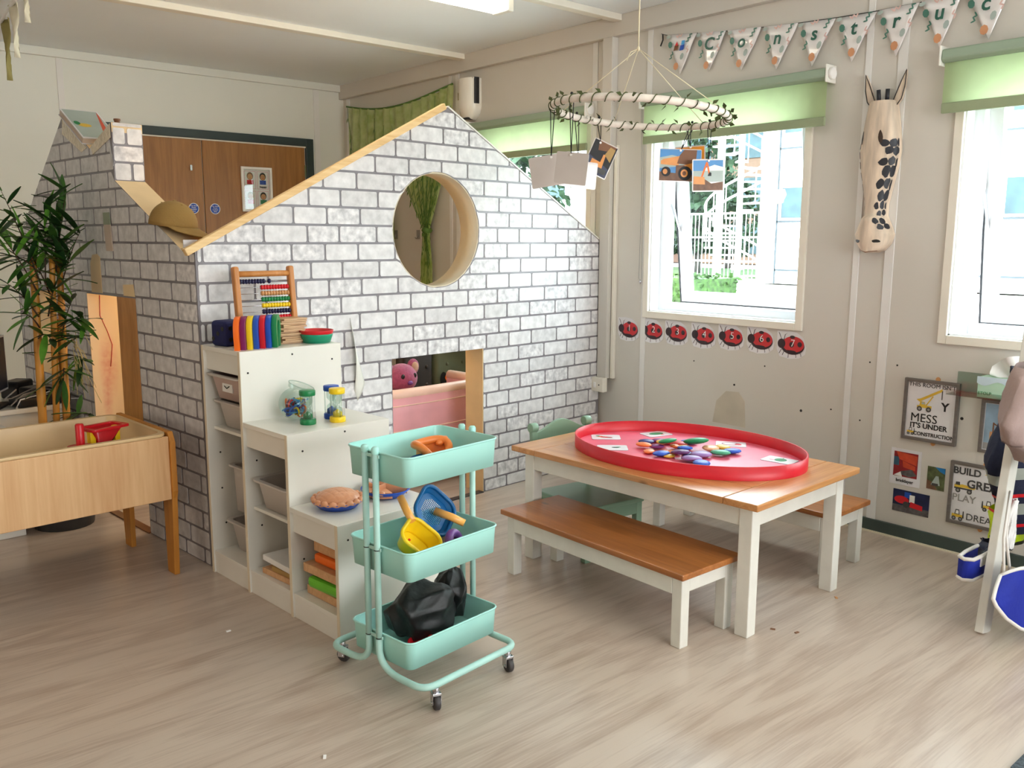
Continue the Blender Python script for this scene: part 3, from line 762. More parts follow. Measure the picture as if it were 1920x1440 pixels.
# ------------------------------------------------------------------ roller blinds
def blind(y0, y1, label, chain_y):
    t = thing('roller_blind', label, 'blind', (WR, (y0 + y1) / 2, 0), 0, 'green roller blinds')
    h = (y1 - y0) / 2
    b = MB(); pts = [(-.008, 2.145), (-.075, 2.14), (-.082, 2.10), (-.06, 2.085), (-.008, 2.10)]
    b.plate(pts, [], -h, h, MX(((1, 0, 0, 0), (0, 0, 1, 0), (0, 1, 0, 0), (0, 0, 0, 1)))); b.build('cassette', 'blind_cassette', t, bevel=.006)
    MB().grid(8, 4, lambda u, v: (-.052 + .002 * math.sin(u * 9), -h + .006 + (2 * h - .012) * u, 2.10 - .19 * v)).build('cloth', 'blind_cloth', t)
    MB().box(-.060, -.044, -h + .006, h - .006, 1.884, 1.926).build('bottom_bar', 'blind_bar', t, bevel=.004)
    for s in (-1, 1): MB().box(-.085, 0, s * (h + .004) - .004, s * (h + .004) + .004, 2.075, 2.155).build('bracket', 'white_lam', t, bevel=.003)
    e = MB(); e.cyl((-.05, -h - .008, 2.115), (-.05, -h - .024, 2.115), .026, 16); e.build('end_wheel', 'pl_white', t)
    if chain_y is not None:
        c = chain_y - (y0 + y1) / 2
        MB().tube([(-.04, c, 2.10), (-.02, c - .002, 1.6), (-.02, c + .004, 1.14), (-.02, c - .008, 1.125), (-.02, c - .018, 1.14), (-.02, c - .014, 1.6), (-.045, c - .014, 2.10)], .0016, 5).build('chain', 'pl_grey', t)
        MB().ell((-.02, c - .008, 1.12), (.007, .007, .012), 8, 6).build('chain_weight', 'chrome', t)
blind(3.80, 4.93, 'green roller blind half hidden behind the playhouse gable', None)
blind(2.255, 3.37, 'green roller blind above the middle window behind the hanging hoop', 3.395)
blind(0.55, 1.735, 'green roller blind at the right edge above the far right window', None)

# ------------------------------------------------------------------ leafy curtain
t = thing('sheer_curtain', 'sheer green leaf print curtain strung in the far corner and tied in the middle', 'curtain', (WR - .05, 5.6, 0))
def ctop(u): return 6.54 - 1.42 * u - 5.6, 2.425 - .085 * math.sin(PI * u) * (1 - .3 * u)
def curt_l(u, v):
    yt, zt = ctop(u * .44); return (.014 * math.sin(u * 34), yt + .02 * math.sin(u * 17 + 1) * v, zt + (1.0 - zt) * v)
def curt_r(u, v):
    yt, zt = ctop(.44 + .56 * u); yc = -.145
    if v < .62:
        q = v / .62; s_ = 1 - .93 * q ** 1.7; y = yc + (yt - yc) * s_; z = zt + (1.425 - zt) * q
    else:
        q = (v - .62) / .38; y = yc + (yt - yc) * (.07 + .10 * min(1, q * 3)); z = 1.425 - .75 * q
    return (.012 * math.sin(u * 44) - .008 * math.cos(u * 21), y, z)
MB().grid(50, 20, curt_l).build('cloth', 'curtain_cloth', t)
MB().grid(70, 40, curt_r).build('cloth', 'curtain_cloth', t)
b = MB(); rg = random.Random(5)
for i in range(40):
    cf = curt_l if i % 5 < 2 else curt_r
    u0 = rg.random(); pts = []; v0 = rg.uniform(0, .45)
    for j in range(9):
        p = V(cf(min(1, max(0, u0 + .02 * math.sin(j * .9 + i))), min(.99, v0 + j * .055))); pts.append(p + V((-.008, 0, 0)))
    b.tube(pts, .0022, 4)
    for j in range(1, 9):
        p = pts[j]; s_ = rg.choice((-1, 1)); d = V((-.003, s_ * rg.uniform(.015, .03), -rg.uniform(.035, .055)))
        q = V((0, .007, .004)); b.add([p, p + d * .5 + q, p + d, p + d * .5 - q], [(0, 1, 2, 3)])
o = b.build('leaf_print', 'curtain_leaf', t, fix=False); o['kind'] = 'stuff'
MB().tube([(-.004, 6.56 - 1.44 * i / 24 - 5.6, 2.428 - .085 * math.sin(PI * i / 24) * (1 - .3 * i / 24)) for i in range(25)], .007, 6).build('hem_string', 'curtain_leaf', t)
MB().lathe([(.03, -.02), (.042, 0), (.03, .02)], 14, T((0, -.145, 1.425))).build('tie', 'curtain_leaf', t)
for y, w_ in ((5.943, 'left'), (5.635, 'right')):
    t = thing('adhesive_hook', '%s of two small grey adhesive hooks seen through the round window' % w_, 'hook', M=onwall(y, 1.394))
    MB().box(-.025, .025, -.035, .035, 0, .004).build('plate', 'pl_grey', t, bevel=.002)
    MB().tube([(0, .005, .004), (0, -.02, .012), (0, -.03, .025), (0, -.018, .032)], .005, 6).build('hook', 'pl_grey', t)
# corner plates that hold the curtain string, dispenser, switch box
t = thing('dispenser', 'white wall dispenser with a black strip high beside the gable peak', 'dispenser', M=onwall(4.955, 2.305))
b = MB(); prof = []
def disp(u, v):
    a = -PI / 2 + PI * u; zz = -.135 + .27 * v; w_ = .088 * (1 if v > .35 else math.sqrt(max(.02, 1 - ((.35 - v) / .37) ** 2)))
    return (w_ * math.sin(a), zz, .10 * math.cos(a) ** .6 * (1 if v > .3 else .65 + .35 * v / .3) if math.cos(a) > 0.001 else 0)
b.grid(16, 12, disp); b.box(-.085, .085, .128, .135, 0, .07); b.build('body', 'white_lam', t)
b = MB(); b.grid(4, 8, lambda u, v: (lambda p: (p[0] * 1.01 + .003, p[1] + .02, p[2] * 1.02 + .002))(disp(.87 + .11 * u, .30 + .64 * v))); b.build('strip', 'black_plastic', t)
MB().box(-.02, .03, -.135, -.122, .03, .075).build('nozzle', 'black_plastic', t)
pm('logo_gold', (216, 190, 110), 0.5)
MB().grid(4, 4, lambda u, v: (lambda p: (p[0] * 1.01 - .002, p[1], p[2] * 1.02 + .002))(disp(.13 + .14 * u, .5 + .18 * v))).build('sticker', 'logo_gold', t)
t = thing('switch_box', 'white surface switch box on the wall beside the playhouse', 'switch', M=onwall(3.662, .494, .05))
MB().box(-.062, .062, -.043, .043, 0, .04).build('box', 'white_trim', t, bevel=.005); MB().box(-.012, .006, -.018, .014, .04, .046).build('rocker', 'pl_white', t, bevel=.002)
MB().cyl((.03, .0, .04), (.03, .0, .0425), .004, 8).build('screw', 'peg_dark', t)

# ------------------------------------------------------------------ Construction bunting
bt = thing('letter_bunting', 'laminated leaf print bunting spelling Construc along the window wall', 'bunting', M=onwall(2.45, 2.40, .012))
tops = [(3.251, 2.452), (3.04, 2.428), (2.855, 2.408), (2.644, 2.391), (2.445, 2.376), (2.254, 2.366), (2.056, 2.36), (1.867, 2.36), (1.688, 2.362), (1.50, 2.366)]
tips = [(3.151, 2.234), (2.962, 2.223), (2.761, 2.201), (2.56, 2.176), (2.367, 2.164), (2.167, 2.158), (1.961, 2.153), (1.773, 2.16), (1.578, 2.161)]
loc = lambda p: (2.45 - p[0], p[1] - 2.40)
pm('pennant', (238, 234, 232), 0.10, var=0.01, coat=0.6, bump=0.08, bscale=9); pm('pr_leafg', (70, 120, 104), .4); pm('pr_leafp', (222, 186, 178), .4); pm('pr_leafo', (206, 146, 104), .4); pm('pr_sage', (168, 182, 176), .4); pm('pr_letter', (40, 96, 80), .4)
MB().tube([(-.84, .065, 0)] + [(*loc(p), 0) for p in tops] + [(1.2, -.02, 0)], .0018, 5).build('string', 'pl_black', bt)
MB().tube([(-.83, .06, 0), (-.825, .03, .004), (-.84, .0, .004)], .004, 5).build('ribbon_tail', 'pl_black', bt)
for i, ch in enumerate(['', 'C', 'o', 'n', 's', 't', 'r', 'u', 'c']):
    a = V((*loc(tops[i]), 0)); c = V((*loc(tops[i + 1]), 0)); p = V((*loc(tips[i]), 0))
    a = a + (c - a) * .03; c = c + (a - c) * .03
    b = MB(); b.grid(6, 6, lambda u, v: tuple(a.lerp(c, u).lerp(p, v) + V((0, 0, .004 + .006 * math.sin(v * 7 + i) * (1 - v)))))
    pn = b.build('pennant', 'pennant', bt, solid=.001)
    mid = (a + c) / 2; X = (c - a).normalized(); ang = math.atan2(X.y, X.x)
    Fm = T((mid.x, mid.y, .013)) @ RZ(ang)
    def lf(cx, cy, rx, ry, rot, n=8): 
        return [tuple((Fm @ V((cx + rx * math.cos(q) * math.cos(rot) - ry * math.sin(q) * math.sin(rot), cy + rx * math.cos(q) * math.sin(rot) + ry * math.sin(q) * math.cos(rot), 0)))[:2]) for q in [2 * PI * k / n for k in range(n)]]
    it = []
    for cx, cy, r0, mt, k in ((.062, -.018, 1.0, 'pr_leafg', 5), (-.042, -.105, 1.2, 'pr_leafg', 4), (.0, -.010, .2, 'pr_leafp', 4), (.058, -.075, 1.9, 'pr_leafp', 3)):
        for j in range(k): it.append((mt, lf(cx + (j - k / 2) * .010 * math.cos(r0), cy + (j - k / 2) * .010 * math.sin(r0), .011, .0035, r0 + (.9 if j % 2 else -.9))))
    it.append(('pr_leafg', lf(-.058, -.055, .014, .018, .3))); it.append(('pr_sage', lf(.030, -.115, .012, .018, -.3))); it.append(('pr_sage', lf(-.075, -.015, .014, .009, .2))); it.append(('pr_leafo', lf(-.002, -.165, .017, .020, .0)))
    printed('leaf_print', pn, it, .014)['kind'] = 'stuff'
    if ch: text('letter', ch, .085, Fm @ T((-.004, -.062, .004)), pn, 'pr_letter', bold=.0018, shear=.12)
    else: printed('block_print', pn, [('pr_brown', lf(-.02, -.07, .022, .016, .78, 4)), ('pr_red', lf(-.018, -.052, .014, .012, 1.57, 3)), ('pr_blue', lf(.020, -.070, .022, .016, .78, 4)), ('pr_lblue', lf(.024, -.045, .016, .014, .78, 4))], .015)
# limp cloth bunting in the top left corner
t = thing('cloth_bunting', 'limp cream cloth bunting crossing the top left corner', 'bunting', (.98, 4.4, 2.3))
MB().tube([(-.12, .8, -.14), (-.012, .22, -.0), (.0, -.05, .055), (.02, -.35, .13), (.1, -1.2, .30)], .008, 6).build('string', 'pl_white', t)
pm('cloth_cream', (226, 220, 196), .8); pm('cloth_olive', (150, 140, 84), .8)
for y, z, h, mt in ((.17, .012, .26, 'cloth_olive'), (.0, .045, .22, 'cloth_cream'), (-.22, .10, .17, 'cloth_cream'), (-.42, .145, .16, 'cloth_cream')):
    b = MB(); b.grid(5, 8, lambda u, v: (.012 * math.sin(v * 6 + u * 5), y + (u - .5) * .10 * (1 - v) ** 1.3 + .006 * math.sin(9 * v), z - h * v))
    b.build('pennant', mt, t, solid=.001)

# ------------------------------------------------------------------ giraffe head
g = thing('giraffe_head', 'carved wooden giraffe head hanging on the wall between the windows', 'wall decoration', M=onwall(1.993, 1.66, .0))
pm('giraffe_wood', (220, 200, 178), 0.6, var=0.16, scale=10, stretch=(3, .5, 3), bump=.1)
gw = [(-.355, .012), (-.345, .045), (-.315, .072), (-.275, .084), (-.24, .070), (-.19, .046), (-.14, .046), (-.06, .062), (.02, .080), (.09, .088), (.15, .083), (.22, .072), (.29, .060), (.305, .052)]
def gsurf(u, v, dz=0.0):
    k = v * (len(gw) - 1); i = min(int(k), len(gw) - 2); q = k - i
    y = gw[i][0] * (1 - q) + gw[i + 1][0] * q; w_ = gw[i][1] * (1 - q) + gw[i + 1][1] * q
    a = -PI / 2 + PI * u
    d = .03 + .055 * (math.cos(a)) ** .7 if math.cos(a) > 1e-4 else .03
    if y < -.2: d += .02 * math.cos(a)
    return (w_ * math.sin(a) * (1 + dz), y, (d if 0.001 < u < .999 else 0.008) + dz * .05)
MB().grid(24, 52, gsurf).build('face', 'giraffe_wood', g)
# dark coat patches on both cheeks, laid on the carved surface
rg = random.Random(4)
def patch(u0, v0, du, dv, mt='pl_black', nm='coat_patch'):
    b = MB(); n = 12; vs = [gsurf(u0, v0, .02)]
    for i in range(n):
        a = 2 * PI * i / n; r = rg.uniform(.82, 1.1)
        vs.append(gsurf(min(.985, max(.015, u0 + du * r * math.cos(a))), v0 + dv * r * math.sin(a), .02))
    b.add(vs, [(0, 1 + i, 1 + (i + 1) % n) for i in range(n)], True); b.build(nm, mt, g)
pm('eye_brown', (56, 40, 30), .4); pm('coat_dark', (34, 36, 44), .5, var=.15)
for i in range(10):
    v0 = .735 - i * .048; k = 1.0 if i < 6 else .8
    for u0 in ((.67, .84, .965) if i % 2 == 0 else (.755, .915)):
        if i > 6 and u0 > .95: continue
        patch(u0, v0 + rg.uniform(-.006, .006), .092 * k if u0 < .95 else .034, .0235 * rg.uniform(.9, 1.1), 'coat_dark')
    if i < 8: patch(.055 if i % 2 else .075, v0 - .01, .045, .019, 'coat_dark')
for u0 in (.585, .20): patch(u0, .765, .040, .036, 'eye_brown', 'eye')
for u0 in (.68, .27): patch(u0, .175, .085, .014, 'pl_black', 'nostril')
MB().tube([gsurf(.16 + .68 * i / 12, .02 + .055 * abs(i - 6) / 6 - .005, .03) for i in range(13)], .0018, 4).build('mouth_line', 'pl_brown', g)
for s in (-1, 1):
    pts = [(s * .035, .285), (s * .052, .275), (s * .078, .31), (s * .090, .36), (s * .093, .43), (s * .070, .38), (s * .045, .315)]
    b = MB(); b.plate([(p[0], p[1]) for p in pts], [], .012, .03, MX.Identity(4)); ear = b.build('ear', 'giraffe_wood', g, bevel=.003)
    MB().tube([(p[0], p[1], .031) for p in pts], .0022, 4, closed=True).build('ear_outline', 'pl_black', ear)
    b = MB(); b.cyl((s * .018, .30, .04), (s * .021, .355, .045), .009, 10); b.build('horn', 'coat_dark', g)

# ------------------------------------------------------------------ ladybird number cards
pm('lady_red', (196, 40, 46), .45, var=.03); pm('lady_dark', (52, 34, 40), .45); pm('card_white', (226, 224, 226), .4)
order = ['1', '2', '3', '4', '5', '6', '7']; words = ['one', 'two', 'three', 'four', 'five', 'six', 'seven']
for i, (y, z) in enumerate(((3.488, .841), (3.304, .846), (3.13, .848), (2.946, .848), (2.766, .855), (2.586, .856), (2.407, .847))):
    t = thing('ladybird_card', 'paper ladybird cut-out bearing the number %s, below the middle window' % words[i], 'wall card', M=onwall(y, z), group='ladybird number cards')
    out = [(-.078, .062), (-.02, .066), (.03, .060), (.068, .035), (.085, -.01), (.082, -.045), (.05, -.068), (-.01, -.075), (-.06, -.066), (-.078, -.03)]
    MB().plate(out, [], .0005, .0016, MX.Identity(4)).build('card', 'card_white', t)
    legs = []
    for x, y2, d in ((-.050, -.028, -.012), (-.035, -.036, -.008), (-.010, -.046, 0), (.030, -.042, .004), (.052, -.034, .010)):
        legs.append(('lady_dark', [(x - .0015, y2), (x + .0015, y2), (x + .0015 + d, y2 - .022), (x - .0035 + d, y2 - .024), (x - .0015 + d, y2 - .020)]))
    legs += [('lady_dark', [(-.048, .015), (-.045, .014), (-.064, .052), (-.070, .058), (-.068, .052)]), ('lady_dark', [(-.040, .018), (-.037, .016), (-.030, .045), (-.018, .055), (-.033, .046)])]
    printed('ladybird', t, legs + [('lady_dark', circ(.012, -.008, .066, .044, 28)), ('lady_red', circ(.016, .000, .060, .040, 28)), ('lady_dark', circ(-.050, .0, .022, .024, 20)), ('lady_dark', circ(.010, .036, .015, .008, 14)), ('lady_dark', circ(.008, -.002, .013, .014, 16)), ('lady_dark', circ(.052, .002, .012, .013, 16)), ('lady_dark', circ(.0, -.036, .035, .006, 16))], .002, .0003)
    text('number', order[i], .052, T((.014, .004, .0062)), t, 'pr_white', bold=-.0007)

# ------------------------------------------------------------------ framed prints and photos on the wall
pm('frame_grey', (108, 100, 94), .5, var=.08, scale=20, stretch=(1, 6, 1))
def framed(y, z, w_, h, label, name='framed_print'):
    t = thing(name, label, 'picture', M=onwall(y, z))
    MB().plate(rect(-w_ / 2, w_ / 2, -h / 2, h / 2), [rect(-w_ / 2 + .014, w_ / 2 - .014, -h / 2 + .014, h / 2 - .014)], .0, .018, MX.Identity(4)).build('frame', 'frame_grey', t, bevel=.002)
    MB().box(-w_ / 2 + .01, w_ / 2 - .01, -h / 2 + .01, h / 2 - .01, .004, .008).build('sheet', 'card_white', t)
    for s in (1, -1):
        b = MB(); b.plate(circ(.02, s * (h / 2 + .004), .010, .012, 14), [], 0, .004, MX.Identity(4)); b.build('hanger_tab', 'pl_natural', t)
    return t
def truck(x, y, s, kind, f=1):
    """small yellow vehicle drawings"""
    P = lambda pts: [(x + f * p[0] * s, y + p[1] * s) for p in (pts if f > 0 else pts[::-1])]
    W_ = lambda cx, r: [('pr_darkgrey', [(x + f * cx * s + r * s * math.cos(a), y + r * s * math.sin(a)) for a in [2 * PI * k / 16 for k in range(16)]]), ('pr_grey', [(x + f * cx * s + r * s * .5 * math.cos(a), y + r * s * .5 * math.sin(a)) for a in [2 * PI * k / 12 for k in range(12)]])]
    yel, dk = 'pr_yel', 'pr_darkgrey'
    if kind == 'crane':
        return [(yel, P([(-.9, .15), (1.0, .15), (1.0, .5), (-.2, .5), (-.9, .4)])), (yel, P([(-.6, .45), (.2, .5), (.1, .95), (-.5, 1.0)])), ('pr_sage', P([(-.35, .62), (.1, .62), (.05, .88), (-.3, .9)])), (yel, P([(-1.0, 1.2), (-.6, .9), (2.3, 2.6), (2.2, 2.9), (-.5, 1.35)])), (dk, P([(2.18, 2.65), (2.3, 2.65), (2.3, 1.5), (2.18, 1.5)])), (yel, P([(.2, .5), (.35, .45), (1.2, 1.8), (1.05, 1.85)]))] + W_(-.55, .34) + W_(.65, .34)
    if kind == 'loader':
        return [(yel, P([(-.9, .2), (.7, .2), (.7, .65), (-.9, .7)])), (dk, P([(-.5, .65), (.3, .65), (.2, 1.45), (-.35, 1.45)])), ('pr_white', P([(-.35, .75), (.15, .75), (.1, 1.3), (-.25, 1.3)])), (dk, P([(.7, .15), (.95, .15), (.9, 1.3), (.75, 1.3)]))] + W_(-.55, .33) + W_(.45, .33)
    if kind == 'dumper':
        return [(yel, P([(-.1, .45), (1.9, .45), (2.1, .75), (.1, .95)])), (yel, P([(-.9, .3), (.1, .3), (.1, .9), (-.9, .8)])), (dk, P([(-.75, .75), (-.1, .75), (-.15, 1.25), (-.7, 1.2)])), (dk, P([(-.9, .2), (1.6, .2), (1.6, .42), (-.9, .42)]))] + W_(-.35, .36) + W_(1.25, .36)
    return [(yel, P([(-.2, .3), (1.0, .3), (1.0, .7), (.2, .75)])), (yel, P([(-.9, .5), (-.75, .4), (.1, .7), (.0, .85)])), (yel, P([(.2, .7), (.8, .7), (.6, 1.2), (.3, 1.1)]))]
pm('pr_yel', (222, 184, 60), .45)
t = framed(1.693, .613, .24, .278, 'grey framed crane poster reading This room isn\'t messy, it\'s under construction')
text('lettering', 'THIS ROOM ISN\'T', .026, T((0, .112, .0085)), t, 'pr_black', bold=0.0)
[printed('vehicle_print', t, q, .0084, .0002) for q in (truck(-.030, .006, .034, 'crane'), truck(-.080, -.112, .019, 'loader'))]
text('lettering', 'Y', .052, T((.062, .024, .0088)), t, 'pr_black', bold=.0015)
text('lettering', 'MESS', .054, T((-.026, -.037, .0092)), t, 'pr_black', bold=0.0, space=1.02)
text('lettering', 'IT\'S UNDER', .032, T((-.004, -.072, .0088)), t, 'pr_black', bold=.0008)
text('lettering', 'CONSTRUCTION', .023, T((.022, -.108, .0088)), t, 'pr_black', bold=.0005)
t = framed(1.385, .585, .19, .23, 'grey framed photo of a crane under a cloudy sky, partly behind the costumes', 'framed_photo')
pm('photo_sky', (150, 176, 196), .4, var=.2, scale=9); pm('photo_wood', (196, 142, 96), .5)
printed('photo', t, [('photo_sky', rect(-.078, .078, -.098, .098)), ('pr_grey', rect(-.078, .078, -.098, -.07)), ('photo_wood', rect(-.055, .04, -.07, -.02)), ('pr_red', rect(-.02, .04, -.06, -.025)), ('pr_brown', [(-.045, -.07), (-.039, -.07), (-.039, .02), (-.045, .02)]), ('pr_brown', [(-.043, .02), (-.040, .012), (.06, -.045), (.06, -.038)])], .0084, .0002)
t = framed(1.465, .274, .24, .278, 'grey framed poster reading Build great, play, dream beside the costume stand')
text('lettering', 'BUILD', .042, T((-.050, .098, .0088)), t, 'pr_darkgrey', bold=.0012)
text('lettering', 'GREAT', .050, T((.030, .046, .0088)), t, 'pr_darkgrey', bold=.0012)
text('lettering', 'PLAY', .044, T((-.055, -.022, .0088)), t, 'pr_grey', bold=.0003)
text('lettering', 'DREAM', .042, T((.028, -.100, .0088)), t, 'pr_darkgrey', bold=0.0)
[printed('vehicle_print', t, q, .0084, .0002) for q in (truck(.045, .088, .025, 'digger'), truck(-.072, .012, .030, 'dumper'), truck(.045, -.050, .027, 'loader', -1), truck(-.075, -.115, .028, 'loader'))]
def photo(y, z, w_, h, label, items, rot=0.0, border='card_white'):
    t = thing('wall_photo', label, 'photo', M=onwall(y, z) @ RZ(rot))
    MB().box(-w_ / 2, w_ / 2, -h / 2, h / 2, 0.0005, .002).build('card', border, t)
    printed('print', t, items, .0023, .0002)
    return t
pm('pr_orange_red', (206, 76, 46), .4, var=.1, scale=30); pm('pr_dred', (150, 34, 40), .4, var=.15, scale=30); pm('pr_teal', (52, 88, 110), .4); pm('pr_olive', (90, 100, 62), .5, var=.3, scale=40); pm('pr_nightblue', (26, 36, 74), .4, var=.2, scale=20); pm('pr_gravel', (96, 92, 92), .5, var=.2, scale=60); pm('pr_sky', (40, 130, 196), .35); pm('pr_dirt', (120, 84, 60), .5, var=.15, scale=40); pm('pr_truck', (222, 140, 40), .35, var=.08, scale=20)
t = photo(1.787, .337, .14, .168, 'white bordered photo captioned bricklayer on the wall', [('pr_dred', rect(-.055, .055, -.045, .07)), ('pr_teal', rect(-.055, -.03, .005, .045)), ('pr_orange_red', [(-.045, .07), (-.03, .035), (.05, .015), (.052, .06)]), ('pr_orange_red', [(-.015, .03), (.045, .012), (.045, -.008), (-.01, .0)]), ('pr_gravel', [(-.02, -.02), (.03, -.005), (.055, -.03), (.02, -.042), (-.02, -.035)]), ('pr_white', [(-.05, -.042), (-.02, -.022), (-.012, -.045)])])
text('lettering', 'bricklayer', .020, T((0, -.064, .003)), t, 'pr_black', bold=.0004)
photo(1.648, .314, .077, .103, 'small photo of a vehicle on a leafy track', [('pr_olive', rect(-.0385, .0385, -.0515, .0515)), ('pr_sky', [(-.005, .0515), (.0385, .0515), (.0385, .025), (.015, .035)]), ('pr_dirt', [(-.0385, -.0515), (.01, -.0515), (-.01, -.02), (-.0385, -.01)]), ('pr_sage', [(-.02, -.03), (.0, .012), (.012, .012), (.02, -.03)]), ('pr_darkgrey', rect(-.016, .012, -.034, -.022))], border='pr_olive')
photo(1.751, .179, .166, .103, 'photo of a red road machine on gravel', [('pr_nightblue', rect(-.083, .083, -.0515, .0515)), ('pr_gravel', rect(-.083, .083, -.0515, -.02)), ('pr_blue', rect(-.03, .0, .018, .045)), ('pr_red', circ(-.042, .005, .034, .018, 18)), ('pr_white', rect(-.006, .018, .0, .035)), ('pr_darkgrey', circ(-.02, -.014, .015, .015, 14)), ('pr_red', [(-.005, -.022), (.055, -.028), (.055, -.006), (.0, .004)])], border='pr_nightblue')
# clear wall shelf with a tissue box
t = thing('acrylic_shelf', 'clear acrylic ledge on the wall above the framed prints', 'shelf', M=onwall(1.40, .715))
MB().box(-.19, .25, 0, .004, .008, .106).build('ledge', 'clear_tint', t); MB().box(-.19, .25, 0, .09, .003, .007).build('back_plate', 'clear_tint', t); MB().box(-.19, .25, 0, .025, .108, .112).build('lip', 'clear_tint', t)
t = thing('tissue_box', 'pale green tissue box with a white tissue on the acrylic ledge', 'tissue box', M=onwall(1.385, .7195, .055) )
pm('tissue_green', (186, 222, 196), .5, var=.04); pm('tissue_blue', (206, 226, 236), .6)
MB().box(-.085, .15, 0, .085, -.045, .045).build('carton', 'tissue_green', t, bevel=.002)
def tis(u, v): 
    return (-.05 + .19 * u, .086 + (.02 + .075 * math.sin(PI * u * .8 + .3) * v) * v, .03 * (v - .3) + .02 * math.sin(u * 11 + v * 4))
MB().grid(16, 8, tis).build('tissue', 'pl_white', t)
MB().grid(10, 4, lambda u, v: (-.088 + .16 * u, .0875 - .028 * v * (1 + .35 * math.sin(u * 9)), .046 + .0005)).build('tissue_fold', 'tissue_blue', t)
text('lettering', 'ETOLP', .018, T((-.055, .018, .0455)), t, 'pr_green')
# ------------------------------------------------------------------ hanging hoop
HC = V((2.791, 2.454, 1.861)); HRAD = .35
RV = V((math.cos(YAW), -math.sin(YAW), 0)); FV = V((math.sin(YAW), math.cos(YAW), 0))
def hp(a): return RV * HRAD * math.cos(a) + FV * HRAD * math.sin(a) + V((0, 0, -.082 * HRAD * math.cos(a) - .011 * HRAD * math.sin(a)))
hoop = thing('hanging_hoop', 'white wrapped hoop wound with a leaf garland, hung on strings over the table', 'mobile', HC)
pm('ribbon', (238, 228, 216), .7, var=.05, scale=40); pm('garland', (74, 84, 34), .7, var=.2); pm('string_cream', (232, 222, 190), .8); pm('cord_black', (26, 26, 28), .8, var=.3, scale=200)
MB().tube([hp(2 * PI * i / 72) for i in range(72)], .0145, 10, closed=True).build('ring', 'ribbon', hoop)
b = MB(); pts = []
for i in range(600):
    a = 2 * PI * i / 600; q = 2 * PI * 40 * i / 600
    rad = hp(a).normalized(); pts.append(hp(a) + (rad * math.cos(q) + V((0, 0, 1)) * math.sin(q)) * .0165)
MB().tube(pts, .0022, 4, closed=True).build('garland_stem', 'garland', hoop)
lfm = MB(); lfm.add([(0, 0, 0), (.009, .012, .003), (0, .030, 0), (-.009, .012, .003)], [(0, 1, 2, 3)], True); lfme = lfm.mesh('garland_leaf', 'garland')
rg = random.Random(2)
for i in range(56):
    a = 2 * PI * (i + rg.random() * .5) / 56; q = rg.random() * 2 * PI
    rad = hp(a).normalized(); nrm = rad * math.cos(q) + V((0, 0, 1)) * math.sin(q)
    o = bpy.data.objects.new('leaf', lfme); COL.objects.link(o); o.parent = hoop
    tn = V((0, 0, 1)).cross(rad).normalized()
    d = (nrm * .8 + tn * rg.choice((-1, 1)) * .7).normalized(); x = d.cross(nrm)
    if x.length < .1: x = tn
    x.normalize(); z = x.cross(d)
    p = hp(a) + nrm * .016
    o.matrix_local = MX(((x.x, d.x, z.x, p.x), (x.y, d.y, z.y, p.y), (x.z, d.z, z.z, p.z), (0, 0, 0, 1)))
knot = V((0.0, 0.0, .225)) + RV * -.03
knot = V((2.711, 2.397, 2.09)) - HC
for a in (2.6, 1.75, .55, -.35): MB().tube([knot, hp(a) + V((0, 0, .01))], .0016, 5).build('string', 'string_cream', hoop)
MB().tube([knot, (knot.x, knot.y, ZC - HC.z)], .0028, 6).build('hanging_string', 'string_cream', hoop)
MB().ell(knot, (.006, .006, .010), 8, 6).build('knot', 'string_cream', hoop)
MB().tube([knot, knot + RV * -.03 + V((0, 0, -.012)), knot + RV * -.045 + V((0, 0, -.045))], .0016, 4).build('string_end', 'string_cream', hoop)
pm('laminate_back', (206, 196, 190), .18, var=.05, scale=4, bump=.15, bscale=8, coat=.6)
def card(label, r, f, z, w_, h, yaw, roll, ring_a, items=None, back='laminate_back'):
    """laminated picture hanging from the hoop on black cords"""
    ring_a = math.atan2(f, r)
    p = HC + RV * r + FV * f + V((0, 0, z))
    xa = RV * math.cos(yaw) + FV * math.sin(yaw); za = -FV * math.cos(yaw) + RV * math.sin(yaw)
    M = MX(((xa.x, 0, za.x, p.x), (xa.y, 0, za.y, p.y), (xa.z, 1, za.z, p.z), (0, 0, 0, 1))) @ RZ(roll)
    t = thing('hanging_photo', label, 'photo', M=M, group='photos hung from the hoop')
    MB().plate(rr(w_, h, .006), [], -.0006, .0006, MX.Identity(4)).build('laminate', back, t)
    if items: printed('print', t, items, .0009, .0002)
    iv = M.inverted()
    hk = iv @ (HC + hp(ring_a)); up = iv.to_3x3() @ V((0, 0, 1))
    top = V((up.x * h * .42, up.y * h * .42, .002)) if not items else V((up.x * h * .45, up.y * h * .45, .002))
    for s in (-1, 1):
        MB().tube([top, top.lerp(hk + V((s * .009, 0, 0)), .5), hk + V((s * .009, 0, 0)), hk + V((0, 0, 0)) + up * .018], .0019, 4).build('cord', 'cord_black', t)
    MB().ell(hk + up * .02, (.006, .006, .006), 8, 5).build('cord_knot', 'cord_black', t)
    MB().cyl(top + V((0, 0, -.001)), top + V((0, 0, .002)), .005, 10).build('eyelet', 'pl_white', t)
hs = lambda r, f: math.atan2(f, r)
